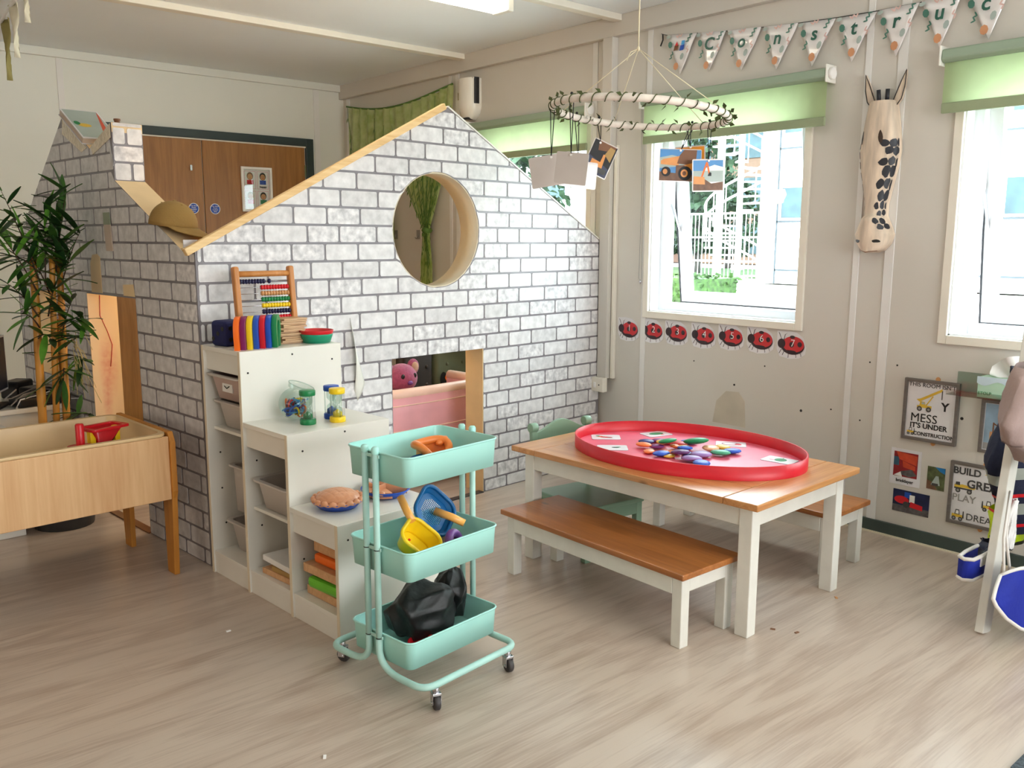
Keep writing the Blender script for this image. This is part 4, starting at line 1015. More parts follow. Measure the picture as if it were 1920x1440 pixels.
def dumper_print(w_, h):
    P = lambda pts: [(p[0] * w_, p[1] * h) for p in pts]
    return [('pr_sky', P([(-.48, -.47), (.48, -.47), (.48, .47), (-.48, .47)])), ('pr_sage', P([(-.48, -.1), (.2, .0), (.2, .2), (-.2, .3), (-.48, .22)])), ('pr_dirt', P([(-.48, -.47), (.48, -.47), (.48, -.3), (-.48, -.2)])), ('pr_truck', P([(-.46, .02), (-.05, -.02), (.05, .3), (-.4, .18), (-.46, .12)])), ('pr_brown', P([(-.08, .05), (.36, .0), (.38, .47), (.08, .47), (-.02, .3)])), ('pr_truck', P([(.1, -.12), (.46, -.18), (.46, .02), (.3, .08), (.05, .0)])), ('pr_dirt', P([(-.1, -.3), (.1, -.3), (.1, .0), (-.1, .0)])), ('pr_black', circ(-.33 * w_, -.20 * h, .11 * w_, .11 * w_, 20)), ('pr_truck', circ(-.35 * w_, -.20 * h, .055 * w_, .06 * w_, 16)), ('pr_black', circ(.12 * w_, -.24 * h, .16 * w_, .16 * w_, 22)), ('pr_truck', circ(.10 * w_, -.24 * h, .085 * w_, .09 * w_, 18)), ('pr_brown', circ(.10 * w_, -.24 * h, .045 * w_, .05 * w_, 14))]
def digger_print(w_, h):
    P = lambda pts: [(p[0] * w_, p[1] * h) for p in pts]
    return [('pr_sky', P([(-.47, .1), (.47, .1), (.47, .46), (-.47, .46)])), ('pr_white', P([(-.1, .08), (.47, .08), (.47, .25), (.2, .32), (-.1, .22)])), ('pr_sage', P([(-.47, -.2), (.47, -.2), (.47, .14), (-.47, .14)])), ('pr_dirt', P([(-.47, -.46), (.47, -.46), (.47, -.2), (.1, -.25), (-.1, -.12), (-.47, -.22)])), ('pr_orange', P([(-.25, -.1), (-.2, -.12), (-.02, .38), (-.06, .42)])), ('pr_orange', P([(-.06, .40), (-.01, .40), (.06, .05), (.01, .04)])), ('pr_black', P([(-.02, -.02), (.1, -.02), (.1, .08), (.04, .1)])), ('pr_truck', P([(-.47, -.26), (-.1, -.28), (-.12, -.05), (-.45, -.02)]))]
def night_print(w_, h):
    P = lambda pts: [(p[0] * w_, p[1] * h) for p in pts]
    return [('pr_black', P([(-.47, -.47), (.47, -.47), (.47, .47), (-.47, .47)])), ('pr_brown', P([(-.2, .2), (.3, .3), (.45, .47), (-.3, .47)])), ('pr_nightblue', P([(-.47, -.47), (.47, -.47), (.47, -.2), (-.47, .0)])), ('pr_truck', P([(-.3, -.25), (.2, -.25), (.18, -.1), (-.3, -.08)])), ('pr_truck', P([(.05, -.1), (.18, -.1), (.15, .15), (.06, .15)])), ('pr_tan', P([(.1, .15), (.4, .0), (.42, .4), (.2, .42)])), ('pr_darkgrey', P([(.1, -.4), (.4, -.4), (.4, -.25), (.1, -.25)]))]
card('laminated card turned back to front, leftmost on the hoop', -.352, .03, -.222, .175, .125, -.20, .16, 0)
card('laminated card hanging edgewise at the left front of the hoop', -.285, -.20, -.232, .14, .12, -.55, -.12, 0)
card('laminated card turned back to front, rightmost of the pale cards', -.225, .25, -.222, .17, .115, .25, -.10, 0)
card('laminated photo of an orange digger in the dark, hung askew from the hoop', -.125, .31, -.150, .115, .150, .12, -.42, 0, night_print(.115, .150))
card('laminated photo of a yellow dump truck hung from the hoop', .205, .185, -.188, .182, .136, .08, -.02, 0, dumper_print(.185, .138))
card('laminated photo half hidden behind the dump truck photo', .262, .262, -.150, .13, .10, -.3, .05, 0, [('pr_truck', rect(-.06, .06, -.045, .045)), ('pr_darkgrey', rect(-.03, .05, -.02, .03))])
card('laminated photo of a digger arm over sand, rightmost on the hoop', .318, .15, -.232, .140, .135, .15, .03, 0, digger_print(.140, .135))

# ------------------------------------------------------------------ step storage unit
TA = .066
tro = thing('step_storage', 'white three-step storage unit standing against the brick gable', 'storage unit', (1.398, 2.505, 0), TA)
TD, TW, PT = .443, .937, .018
S1, S2 = .302, .620          # dividers
Z1, Z2, Z3 = .942, .675, .416
KB = .075
lam = 'white_lam'
def edged(b, nm, par): return b.build(nm, lam, par, bevel=.0015)
for w0, zt in ((0, Z3), (S1, Z2), (S2, Z1), (TW - PT, Z1)):
    p = edged(MB().box(0, TD, w0, w0 + PT, 0, zt), 'side_panel', tro)
    MB().box(-.0012, 0, w0 + .001, w0 + PT - .001, 0, zt).build('edge_band', 'lam_edge', p)
for w0, w1, zt in ((PT, S1, Z3), (S1 + PT, S2, Z2), (S2 + PT, TW - PT, Z1)):
    p = edged(MB().box(0, TD, w0, w1, zt - PT, zt), 'top_board', tro)
    MB().box(0.012, 0.028, w0, w1, zt - .095, zt - PT).build('fascia', lam, tro, bevel=.001)
    MB().box(0.004, TD, w0, w1, KB, KB + PT).build('bottom_board', lam, tro, bevel=.001)
    MB().box(0.006, 0.022, w0, w1, 0, KB).build('kick_board', lam, tro, bevel=.001)
    MB().box(TD - .008, TD - .002, w0, w1, KB, zt - PT).build('back_panel', lam, tro)
for zt, w0, w1 in ((.60, S2 + PT, TW - PT), (.33, S1 + PT, S2)):
    MB().box(.03, TD - .01, w0, w1, zt, zt + .012).build('shelf', lam, tro, bevel=.001)
pg = MB().cyl((0, 0, 0), (0, -.0012, 0), .0038, 10).mesh('peg_hole', 'peg_dark')
for d, w_, z in ((.03, S2, .86), (.22, S2, .915), (.40, S2, .88), (.06, S1, .61), (.24, S1, .655), (.04, 0, .36), (.05, TW - PT, .50), (.05, TW - PT, .35), (.06, TW - PT, .20), (.05, S2, .52), (.06, S2, .45), (.10, S2, .42), (.06, S2, .26), (.05, S1, .34), (.05, S1, .21), (.40, 0, .36)):
    o = bpy.data.objects.new('peg_hole', pg); COL.objects.link(o); o.parent = tro; o.location = (d, w_ - .0001, z)
def tl(d, w_, z):           # storage unit local -> world
    return V((1.398, 2.505, 0)) + V((math.cos(TA) * d - math.sin(TA) * w_, math.sin(TA) * d + math.cos(TA) * w_, z))
# bins
pm('bin_plastic', (226, 216, 206), .4, var=.03, trans=.25); pm('bin_pinkish', (222, 196, 186), .4, var=.06, trans=.2)
def binb(label, d, w_, z, dd, ww, h, tilt=0.0, mt='bin_plastic', handle=True):
    M = T(tl(d, w_, z)) @ RZ(TA) @ RY(tilt)
    t = thing('storage_bin', label, 'bin', M=M, group='plastic storage bins')
    b = MB(); b.rbox(dd, ww, 0, h, .03, .05, 4, None, True, False); b.rbox(dd - .008, ww - .008, .004, h, .028, .05, 4, None, True, False)
    b.build('tub', mt, t)
    b = MB(); b.plate(rr(dd + .03, ww + .03, .035), [rr(dd - .01, ww - .01, .028)], h - .008, h, MX.Identity(4)); b.build('lip', 'bin_plastic', t, bevel=.003)
    return t
t = binb('pinkish bin with a paper label, top of the tall column', .190, .777, .735, .36, .245, .10, 0, 'bin_pinkish')
MB().box(-.172, -.168, -.05, .03, .035, .075).build('label_paper', 'pl_white', t)
MB().tube([(-.174, -.03, .06), (-.174, -.01, .05), (-.174, .01, .058)], .002, 4).build('label_mark', 'pl_black', t)
tag(MB().rbox(.36, .21, 0, .018, .03, 0, 4, T(tl(.222, .777, .846)) @ RZ(TA)).build('bin_lid', 'bin_plastic', bevel=.004), 'flat plastic lid lying on the top bin of the tall column', 'lid')
binb('cloudy bin second from the top of the tall column', .205, .777, .615, .34, .245, .11)
binb('tall grey bin standing tilted in the tall column', .185, .777, .25, .25, .232, .19, .10)
binb('bin at the foot of the tall column under the tilted bin', .195, .777, .0935, .27, .232, .13)
t = binb('clear bin on the middle column shelf', .205, .469, .345, .36, .245, .115)
MB().tube([(-.06, -.02, .11), (-.02, .0, .118), (.04, .03, .11)], .012, 8).build('orange_peg', 'pl_sandyellow', t)
tag(MB().box(-.012, .012, -.02, .0, 0, .045, T(tl(.09, .66, .54)) @ RZ(TA)).build('red_tag', 'pl_red', bevel=.002), 'small red tag hanging inside the tall column', 'tag')
# flat game boards and boxes
def flatbox(nm, label, cat, d, w_, z, dd, ww, h, rz, mt, bev=.002):
    M = T(tl(d, w_, z)) @ RZ(TA + rz)
    o = MB().box(-dd / 2, dd / 2, -ww / 2, ww / 2, 0, h).build(nm, mt, bevel=bev); o.matrix_world = M
    return tag(o, label, cat)
wood('boxwood', (222, 176, 128), (200, 150, 104), axis=0, scale=1.5)
flatbox('game_board', 'lower flat wooden game board in the middle column', 'board game', .195, .455, KB + PT + .001, .34, .22, .022, .04, 'boxwood')
flatbox('game_tin', 'grey topped game board on the wooden one in the middle column', 'board game', .20, .46, KB + PT + .045, .34, .22, .022, -.03, 'pl_white')
flatbox('game_pouch', 'olive pouch between the two boards in the middle column', 'pouch', .18, .43, KB + PT + .024, .30, .15, .018, .05, 'pl_tan')
flatbox('wooden_tray', 'lowest wooden tray in the short column', 'tray', .23, .155, KB + PT + .001, .38, .23, .032, .0, 'boxwood')
o = flatbox('green_case', 'bright green plastic case in the short column', 'case', .20, .15, KB + PT + .034, .34, .21, .042, .06, 'leaf_light', .014); o.data.materials.clear(); pm('case_green', (110, 196, 50), .35); o.data.materials.append(MATS['case_green'])
flatbox('navy_pad', 'dark pad on the green case', 'pad', .26, .16, KB + PT + .077, .26, .20, .010, .0, 'pl_navy')
flatbox('wooden_tray', 'second wooden tray up in the short column', 'tray', .22, .165, KB + PT + .088, .38, .22, .032, .03, 'boxwood')
flatbox('orange_case', 'orange plastic case in the short column', 'case', .22, .145, KB + PT + .121, .33, .20, .034, .02, 'pl_orange', .010)
flatbox('wooden_tray', 'third wooden tray up, topmost in the short column', 'tray', .25, .155, KB + PT + .156, .36, .22, .040, .02, 'boxwood')
# ---- things on the tall step
d0 = thing('foam_die', 'big dark blue foam die on the tall step', 'die', tl(.075, .845, Z1), TA + .15)
pm('foam_blue', (20, 28, 84), .75, var=.06)
MB().box(-.05, .05, -.05, .05, 0, .10).build('cube', 'foam_blue', d0, bevel=.016, seg=4)
for c, ax in (((-.03, .07), 0), ((0, .05), 0), ((.03, .03), 0), ((-.028, .028), 1), ((.028, .072), 1), ((-.028, .072), 1), ((.028, .028), 1)):
    p, q = ((-.0503, c[0], c[1]), (-.0512, c[0], c[1])) if ax == 0 else ((c[0], -.0503, c[1]), (c[0], -.0512, c[1]))
    MB().cyl(p, q, .009, 14).build('pip', 'pl_black', d0)
hm = None
cols = ['orange', 'purple', 'yellow', 'blue', 'red', 'blue', 'green']
nm7 = ['orange horseshoe magnet, leftmost of the row', 'purple horseshoe magnet next to the orange one', 'yellow horseshoe magnet in the row on the tall step', 'blue horseshoe magnet between the yellow and red ones', 'red horseshoe magnet in the row on the tall step', 'blue horseshoe magnet between the red and green ones', 'green horseshoe magnet, rightmost of the row']
def shoe():
    o = []; i_ = []
    for k in range(21):
        a = PI * k / 20; o.append((.047 * math.cos(a), .080 + .046 * math.sin(a))); i_.append((.024 * math.cos(a), .080 + .024 * math.sin(a)))
    o = [(.040, 0), (.041, .02), (.047, .05)] + o + [(-.047, .05), (-.041, .02), (-.040, 0)]
    i_ = [(.013, 0), (.014, .02), (.023, .05)] + i_ + [(-.023, .05), (-.014, .02), (-.013, 0)]
    return o + i_[::-1]
for i in range(7):
    t = thing('horseshoe_magnet', nm7[i], 'magnet', tl(.036 + .0265 * i, .690, Z1), TA + PI / 2 - .70, 'horseshoe magnets in a row')
    MB().plate(shoe(), [], -.0095, .0095, MX(((1, 0, 0, 0), (0, 0, 1, 0), (0, 1, 0, 0), (0, 0, 0, 1)))).build('magnet_body', 'pl_' + cols[i], t, bevel=.003)
ab = thing('abacus', 'wooden bead abacus on the tall step against the gable', 'abacus', tl(.122, .835, Z1), TA - .02)
ab.rotation_euler = (-.10, 0, TA - .02)
wood('abacus_wood', (206, 140, 74), (184, 116, 52), axis=2, scale=2)
AW, AH = .242, .308
for x in (0, AW): MB().box(x - .012, x + .012, -.016, .016, 0, AH).build('upright', 'abacus_wood', ab, bevel=.008, seg=3)
for z in (.03, AH - .03): MB().cyl((0, 0, z), (AW, 0, z), .012, 12).build('cross_bar', 'abacus_wood', ab)
for x in (0, AW): MB().box(x - .012, x + .012, -.06, .06, 0, .018).build('foot', 'abacus_wood', ab, bevel=.004)
bead = {}
for k, c in enumerate(['dblue', 'red', 'natural', 'green', 'yellow', 'dblue', 'red', 'natural', 'green', 'yellow']):
    z = AH - .060 - k * .0245
    MB().cyl((.012, 0, z), (AW - .012, 0, z), .0013, 6).build('wire', 'chrome', ab)
    if c not in bead: bead[c] = MB().lathe([(.0015, -.0062), (.007, -.0058), (.0100, -.002), (.0100, .002), (.007, .0058), (.0015, .0062)], 12, RY(PI / 2)).mesh('bead', 'pl_' + c)
    for j in range(10):
        x = (.0195 + j * .0125) if k == 0 else (AW - .0195 - j * .0126)
        if k == 0 and j == 9: x += .012
        o = bpy.data.objects.new('bead', bead[c]); COL.objects.link(o); o.parent = ab; o.location = (x, 0, z)
wood('slat', (214, 178, 138), (184, 142, 100), axis=0, scale=2)
rg = random.Random(8)
for i in range(14):
    t = MB().box(-.055, .055, -.05, .05, 0, .0068).build('wooden_tile', 'slat', bevel=.001)
    t.matrix_world = T(tl(.295 + rg.uniform(-.008, .008), .775 + rg.uniform(-.008, .008), Z1 + .0072 * i)) @ RZ(TA + rg.uniform(-.15, .15))
    tag(t, 'thin wooden tile in the stack beside the green magnet', 'tile', 'stack of thin wooden tiles')
def bowl(nm, label, mt, p, r0, r1, h, z=0):
    t = MB(); t.lathe([(.001, .002), (r0, 0.002), (r1, h), (r1 + .004, h + .001), (r1 + .004, h - .003), (r0 + .003, 0), (.001, 0)], 32)
    o = t.build(nm, mt); o.location = p + V((0, 0, z)); return tag(o, label, 'bowl')
bp = tl(.385, .705, Z1)
pm('bowl_green', (24, 148, 112), .35); 
bowl('plastic_bowl', 'green plastic bowl on the tall step', 'bowl_green', bp, .052, .062, .035)
bowl('plastic_bowl', 'red plastic bowl nested in the green bowl', 'pl_red', bp, .052, .065, .040, .010)
# ---- things on the middle step
def timer(label, c, d, w_):
    t = thing('sand_timer', label, 'sand timer', tl(d, w_, Z2), 0, 'sand timers')
    R_ = .030; Hh = .128
    for z in (0, Hh - .02): MB().lathe([(.001, z), (R_ * .96, z), (R_, z + .003), (R_, z + .017), (R_ * .96, z + .02), (.001, z + .02)], 26).build('cap', 'pl_' + c, t)
    MB().lathe([(R_ * .93, .02), (R_ * .93, Hh - .02)], 26).build('tube', 'clear', t)
    MB().lathe([(.019, .02), (.019, .045), (.017, .050), (.0025, .064), (.017, .078), (.019, .083), (.019, Hh - .02)], 22).build('glass_bulb', 'clear_tint', t)
    MB().lathe([(.001, .0205), (.0175, .0205), (.0175, .036), (.001, .048)], 20).build('sand', 'pl_' + c, t)
    for k in range(3):
        a = 2 * PI * k / 3 + .4; MB().cyl((R_ * .82 * math.cos(a), R_ * .82 * math.sin(a), .02), (R_ * .82 * math.cos(a), R_ * .82 * math.sin(a), Hh - .02), .0022, 8).build('rod', 'clear_tint', t)
timer('green capped sand timer on the middle step', 'green', .165, .430)
timer('yellow capped sand timer on the middle step', 'yellow', .270, .392)
timer('blue capped sand timer behind the yellow one', 'blue', .290, .462)
j = thing('glass_jar', 'clear round jar lying open, full of coloured plastic links', 'jar', tl(.175, .535, Z2), TA)
JM = T((0, 0, .062)) @ RX(-.15) @ RY(.5)
prof = [(.001, -.060)] + [(.062 * math.sin(a), -.062 * math.cos(a)) for a in [PI * k / 16 for k in range(2, 14)]] + [(.046, .058), (.050, .075)]
MB().lathe(prof, 30, JM).build('jar_wall', 'clear_tint', j)
MB().tube([tuple(JM @ V((.050 * math.cos(2 * PI * k / 30), .050 * math.sin(2 * PI * k / 30), .075))) for k in range(30)], .0022, 6, closed=True).build('rim', 'clear_tint', j)
lc = ['lblue', 'lblue', 'blue', 'lblue', 'red', 'yellow', 'dblue', 'lblue', 'purple', 'orange']
for i in range(44):
    t = thing('plastic_link', '%s plastic link inside the round jar' % dict(lblue='light blue', dblue='navy').get(lc[i % 10], lc[i % 10]), 'toy link', (0, 0, 0), 0, 'plastic links in the jar')
    rad = .034 * math.sqrt(rg.random()); a = rg.random() * 2 * PI
    t.matrix_world = T(tl(.175, .535, Z2) + V((rad * math.cos(a), rad * math.sin(a), .026 + rg.random() * .048))) @ MX.Rotation(rg.random() * 6, 4, V((rg.random() - .5, rg.random() - .5, rg.random() - .5)))
    MB().tube([(.019 * math.cos(2 * PI * k / 14), .012 * math.sin(2 * PI * k / 14), 0) for k in range(13)], .0036, 6).build('link', 'pl_' + lc[i % 10], t)
# ---- pies on the low step
def pie(label, d, w_, cut):
    t = thing('toy_pie', label, 'toy pie', tl(d, w_, Z3), TA, 'toy pies on the low step')
    s = .088
    MB().lathe([(.001, .001), (s * .72, .001), (s * .98, .022), (s * 1.05, .028), (s * 1.05, .031), (s * .96, .028), (s * .70, .006), (.001, .006)], 40).build('dish', 'pl_dish', t)
    if not cut:
        def crust(u, v):
            a = 2 * PI * u; r = s * .93 * math.cos(v * PI / 2) ; z = .026 + .042 * math.sin(v * PI / 2)
            gr = max(0, 1 - abs(((r * math.cos(a) * 38 + 50) % 1) - .5) * 9) + max(0, 1 - abs(((r * math.sin(a) * 38 + 50) % 1) - .5) * 9)
            return (r * math.cos(a), r * math.sin(a), z - .0022 * min(1, gr))
        MB().grid(96, 30, crust).build('crust', 'pl_pie', t)
        pts = [(s * (.97 + .0) * math.cos(2 * PI * k / 96), s * .97 * math.sin(2 * PI * k / 96), .031 + .0035 * math.sin(2 * PI * k * 18 / 96)) for k in range(96)]
        MB().tube(pts, [.0085 + .002 * math.sin(2 * PI * k * 18 / 96) for k in range(96)], 8, closed=True).build('crimped_rim', 'pl_pie', t)
    else:
        for k in range(6):
            if k == 4: continue
            a0 = 2 * PI * k / 6 + .25
            b = MB(); out = [(0.004, 0)] + [(s * .9 * math.cos(q), s * .9 * math.sin(q)) for q in [i * 1.0 / 8 for i in range(9)]]
            R0 = RZ(a0); b.plate([tuple((R0 @ V((*p, 0)))[:2]) for p in out], [], .008, .030, MX.Identity(4)); w = b.build('pie_slice', 'pl_pie', t, bevel=.003)
            MB().ell(tuple(R0 @ V((s * .9 * math.cos(.5), s * .9 * math.sin(.5), .028))), (.013, .013, .010), 10, 6).build('crust_scallop', 'pl_pie', w)
            MB().box(0, s * .85, -.002, .002, .028, .046, R0 @ RZ(.0)).build('slice_wall', 'pl_pie', w)
pie('toy pie with a domed lattice crust in a blue dish', .125, .185, False)
pie('toy pie cut into slices in a blue dish', .335, .185, True)
# ------------------------------------------------------------------ trolley
CA = .126; CP = V((1.528, 2.187, 0))
cart = thing('trolley', 'mint green three-tier metal trolley on castors', 'trolley', CP, CA)
CL, CW = .382, .279
def cl(x, y, z): return CP + V((math.cos(CA) * x - math.sin(CA) * y, math.sin(CA) * x + math.cos(CA) * y, z))
for zt, hh, nm in ((.744, .088, 't'), (.460, .088, 'm'), (.185, .085, 'b')):
    b = MB(); b.rbox(CL, CW, zt - hh, zt, .028, .012, 6, None, True, False); b.rbox(CL - .004, CW - .004, zt - hh + .003, zt, .026, .012, 6, None, True, False)
    tr = b.build('tray', 'mint', cart)
    MB().tube([(p[0], p[1], zt) for p in rr(CL + .002, CW + .002, .029, 6)], .0032, 6, closed=True).build('rolled_rim', 'mint', tr)
for sx in (-1, 1):
    x = sx * (CL / 2 + .010)
    for y, fy in ((.036, 1), (-.012, -1)):
        MB().tube([(x, y, .750), (x, y, .145)], .0098, 12).build('post', 'mint_dirty', cart)
        MB().lathe([(.0105, -.004), (.0115, 0), (.0115, .012), (.008, .017), (.001, .018)], 14, T((x, y, .745))).build('post_cap', 'mint', cart)
    for z in (.735, .452, .176):
        MB().box(x - .004 - .003 * sx, x + .003, -.028, .052, z - .006, z + .004).build('clip', 'mint_dirty', cart, bevel=.001)
    for z in (.448, .172): 
        for y in (.036, -.012): MB().lathe([(.0103, 0), (.0103, .003)], 12, T((x, y, z))).build('collar', 'peg_dark', cart)
def arc(p0, p1, p2, n=6):
    p0, p1, p2 = V(p0), V(p1), V(p2)
    return [p0 * (1 - t) ** 2 + p1 * 2 * t * (1 - t) + p2 * t * t for t in [i / n for i in range(n + 1)]]
XB = CL / 2 + .010
for y0, fy in ((.036, 1), (-.012, -1)):
    yo = .012 + fy * .222; zb = .074
    P = [(-XB, y0, .17)] + arc((-XB, y0, .13), (-XB, y0 + fy * .01, zb + .002), (-XB, y0 + fy * .09, zb)) + arc((-XB, yo - fy * .05, zb), (-XB, yo, zb), (-XB + .05, yo, zb)) + arc((XB - .05, yo, zb), (XB, yo, zb), (XB, yo - fy * .05, zb)) + arc((XB, y0 + fy * .09, zb), (XB, y0 + fy * .01, zb + .002), (XB, y0, .13)) + [(XB, y0, .17)]
    MB().tube(P, .0105, 12).build('base_tube', 'mint_dirty', cart)
    for sx in (-1, 1):
        c = thing('x', '', ''); bpy.data.objects.remove(c)
        px, py = sx * (XB - .045), yo
        ang = rg.uniform(-.5, .5)
        M = T((px, py, 0)) @ RZ(ang)
        b = MB(); b.cyl((0, 0, .050), (0, 0, .068), .011, 12); b.box(-.013, .013, -.016, .016, .046, .054)
        for s in (-1, 1): b.box(s * .0125 - .0015, s * .0125 + .0015, -.014, .010, .018, .050)
        fk = b.build('castor', 'chrome', cart, bevel=.001); fk.matrix_local = M
        b = MB(); b.lathe([(.001, -.009), (.020, -.009), (.0228, -.006), (.0228, .006), (.020, .009), (.001, .009)], 22, T((0, -.006, .0232)) @ RY(PI / 2)); b.build('wheel', 'rubber', fk)
        MB().cyl((-.016, -.006, .0232), (.016, -.006, .0232), .004, 8).build('axle', 'chrome', fk)
# contents, top tier
def inst(b, nm, mt, label, cat, M, **k):
    o = b.build(nm, mt, **k); o.matrix_world = M; return tag(o, label, cat)
b = MB(); b.lathe([(.001, .002), (.055, .002), (.072, .028), (.075, .028), (.058, 0), (.001, 0)], 30)
inst(b, 'toy_dish', 'pl_sieve', 'dark blue toy dish in the top tier', 'dish', T(cl(-.02, -.055, .661)) @ RX(.18))
b = MB(); ring = [(.062 * math.cos(2 * PI * k / 40) * (1 + .25 * math.cos(2 * PI * k / 40)), .050 * math.sin(2 * PI * k / 40), .012 * math.cos(4 * PI * k / 40)) for k in range(40)]
b.tube(ring, .013, 10, closed=True); b.grid(16, 6, lambda u, v: (.058 * math.cos(2 * PI * u) * (1 + .25 * math.cos(2 * PI * u)) * (1 - .35 * v), .046 * math.sin(2 * PI * u) * (1 - .35 * v), -.045 * v))
pm('mould_orange', (246, 138, 62), .3, var=.06)
inst(b, 'sand_mould', 'mould_orange', 'orange sand mould lying in the top tier', 'toy', T(cl(.045, .02, .708)) @ RZ(.3) @ RX(.45))
b = MB(); b.ell((0, 0, 0), (.030, .014, .011), 12, 8); b.ell((.03, .0, .004), (.014, .011, .010), 10, 6)
inst(b, 'toy_spade', 'mould_orange', 'orange spade handle end beside the mould in the top tier', 'toy', T(cl(.115, .045, .715)) @ RZ(.5))
# middle tier: yellow scoop, blue sieve, purple rattle, card
def scoop(label, mt, M, size, depth, handle_mt, mesh=False):
    t = thing('sand_scoop' if not mesh else 'sand_sieve', label, 'toy', M=M)
    s = size; b = MB()
    outer = rr(s, s, s * .30, 7); 
    b.tube([(p[0], p[1], 0) for p in outer], s * .05, 8, closed=True).build('rim', mt, t)
    n = len(outer)
    b = MB(); b.grid(n, 6, lambda u, v: (outer[int(u * n + .5) % n][0] * (1 - .22 * v), outer[int(u * n + .5) % n][1] * (1 - .22 * v), -depth * v))
    b.build('bowl', mt, t, solid=.002)
    if not mesh:
        MB().plate([(p[0] * .78, p[1] * .78) for p in outer], [], -depth, -depth + .002, MX.Identity(4)).build('base', mt, t)
        MB().cyl((s * .12, s * .18, -depth + .0025), (s * .12, s * .18, -depth + .004), s * .035, 12).build('dot', 'pl_red', t)
    else:
        hl = []; st = s * .046
        for i in range(-7, 8):
            for k in range(-7, 8):
                if (i * i + k * k) < 46 and abs(i) < 7 and abs(k) < 7: hl.append(circ(i * st, k * st, st * .40, n=6))
        MB().plate([(p[0] * .8, p[1] * .8) for p in outer], hl, -depth, -depth + .0015, MX.Identity(4)).build('sieve_mesh', mt, t)
    return t
M1 = T(cl(-.045, -.035, .452)) @ RZ(.35) @ RX(.75) @ RZ(.35)
t = scoop('yellow sand scoop with a red dot in the middle tier', 'pl_yellow', M1, .125, .05, 'pl_sandyellow')
pm('scoop_handle', (250, 178, 90), .3)
MB().tube([(.036, .052, .0), (.056, .082, .0), (.088, .128, .004)], [.012, .013, .012], 10).build('handle', 'scoop_handle', t)
M2 = T(cl(.092, .050, .490)) @ RZ(.2) @ RX(1.05) @ RZ(.6)
t = scoop('blue sand sieve with fine holes leaning in the middle tier', 'pl_sieve', M2, .142, .018, 'pl_sandyellow', True)
MB().tube([(.0, .0, -.004), (.0, -.05, .03), (.0, -.09, .05)], [.013, .013, .012], 10).build('handle', 'scoop_handle', t)
b = MB(); b.tube([(.030 * math.cos(a), 0, .030 * math.sin(a)) for a in [PI * 1.7 * k / 18 - .5 for k in range(19)]], .014, 10)
inst(b, 'purple_grip', 'pl_violet', 'purple curved toy grip under the sieve', 'toy', T(cl(.075, -.055, .412)) @ RZ(.4) @ RX(-.3))
b = MB().box(-.07, .07, -.05, .05, 0, .006)
inst(b, 'red_card', 'pr_dirt', 'red brown card lying in the middle tier', 'card', T(cl(.10, .01, .380)) @ RZ(.15) @ RX(.12))
b = MB().box(-.04, .04, -.03, .03, 0, .003)
inst(b, 'grey_coil', 'pl_grey', 'flat grey grille at the left of the middle tier', 'toy', T(cl(-.135, .02, .378)))
# bottom tier: black cloth bundles, red cup
pm('black_cloth', (9, 12, 12), .5, var=.12, scale=14, sheen=.03, bump=.5, bscale=16)
def bundle(label, c, r, seed, mt='black_cloth'):
    rq = random.Random(seed)
    W = [(V((rq.gauss(0, 1), rq.gauss(0, 1), rq.gauss(0, 1))).normalized(), rq.uniform(.8, 2.0), rq.uniform(0, 6), rq.uniform(.07, .13)) for _ in range(8)]
    def f(u, v):
        a = 2 * PI * u; e = PI * v
        n = V((math.sin(e) * math.cos(a), math.sin(e) * math.sin(a), -math.cos(e)))
        k = .78
        for d, q, p, am in W: k += am * (1 - abs(math.sin(q * n.dot(d) * 1.6 + p + .8 * math.sin(3 * n.dot(d.yzx) + p)))) ** 1.25
        return (r[0] * k * n.x, r[1] * k * n.y, r[2] * k * n.z)
    b = MB(); b.grid(110, 60, f)
    o = b.build('cloth_bundle', mt); o.matrix_world = T(c) @ RZ(CA); return tag(o, label, 'cloth')
bundle('large crumpled black cloth in the bottom tier', cl(.0, .022, .187), (.118, .084, .082), 3)
bundle('small crumpled black cloth at the right of the bottom tier', cl(.140, .03, .200), (.045, .058, .078), 6)
b = MB(); b.lathe([(.001, .002), (.032, .002), (.045, .032), (.049, .034), (.049, .031), (.035, 0), (.001, 0)], 28)
inst(b, 'red_cup', 'pl_red', 'red plastic bowl beside the black cloth', 'bowl', T(cl(-.075, -.070, .104)))
b = MB(); b.tube([(0, 0, 0), (.02, .03, .01), (.03, .07, .02)], .008, 8)
inst(b, 'red_handle', 'pl_red', 'red toy handle sticking out from under the black cloth', 'toy', T(cl(-.075, -.045, .115)))  # only a bent red handle, without a rake head

# ------------------------------------------------------------------ table and benches
tb = thing('play_table', 'low pine topped table with white painted legs', 'table', (2.785, 2.200, 0), .045)
TX, TY, TZ, TT = .735, 1.185, .494, .024
eb = .135
n_pl = 4
for s in (-1, 1):
    MB().box(-TX / 2, TX / 2, *(sorted((s * TY / 2, s * (TY / 2 - eb)))), TZ - TT, TZ).build('end_board', 'honey_pine_x', tb, bevel=.004)
wpl = TX / n_pl
for i in range(n_pl):
    MB().box(-TX / 2 + i * wpl + .0012, -TX / 2 + (i + 1) * wpl - .0012, -TY / 2 + eb + .0015, TY / 2 - eb - .0015, TZ - TT, TZ).build('top_board', 'honey_pine', tb, bevel=.002)
lg = .052; ins = .042
for sx in (-1, 1):
    for sy in (-1, 1):
        cx, cy = sx * (TX / 2 - ins - lg / 2), sy * (TY / 2 - ins - lg / 2)
        MB().box(cx - lg / 2, cx + lg / 2, cy - lg / 2, cy + lg / 2, 0, TZ - TT).build('leg', 'paint_white', tb, bevel=.003)
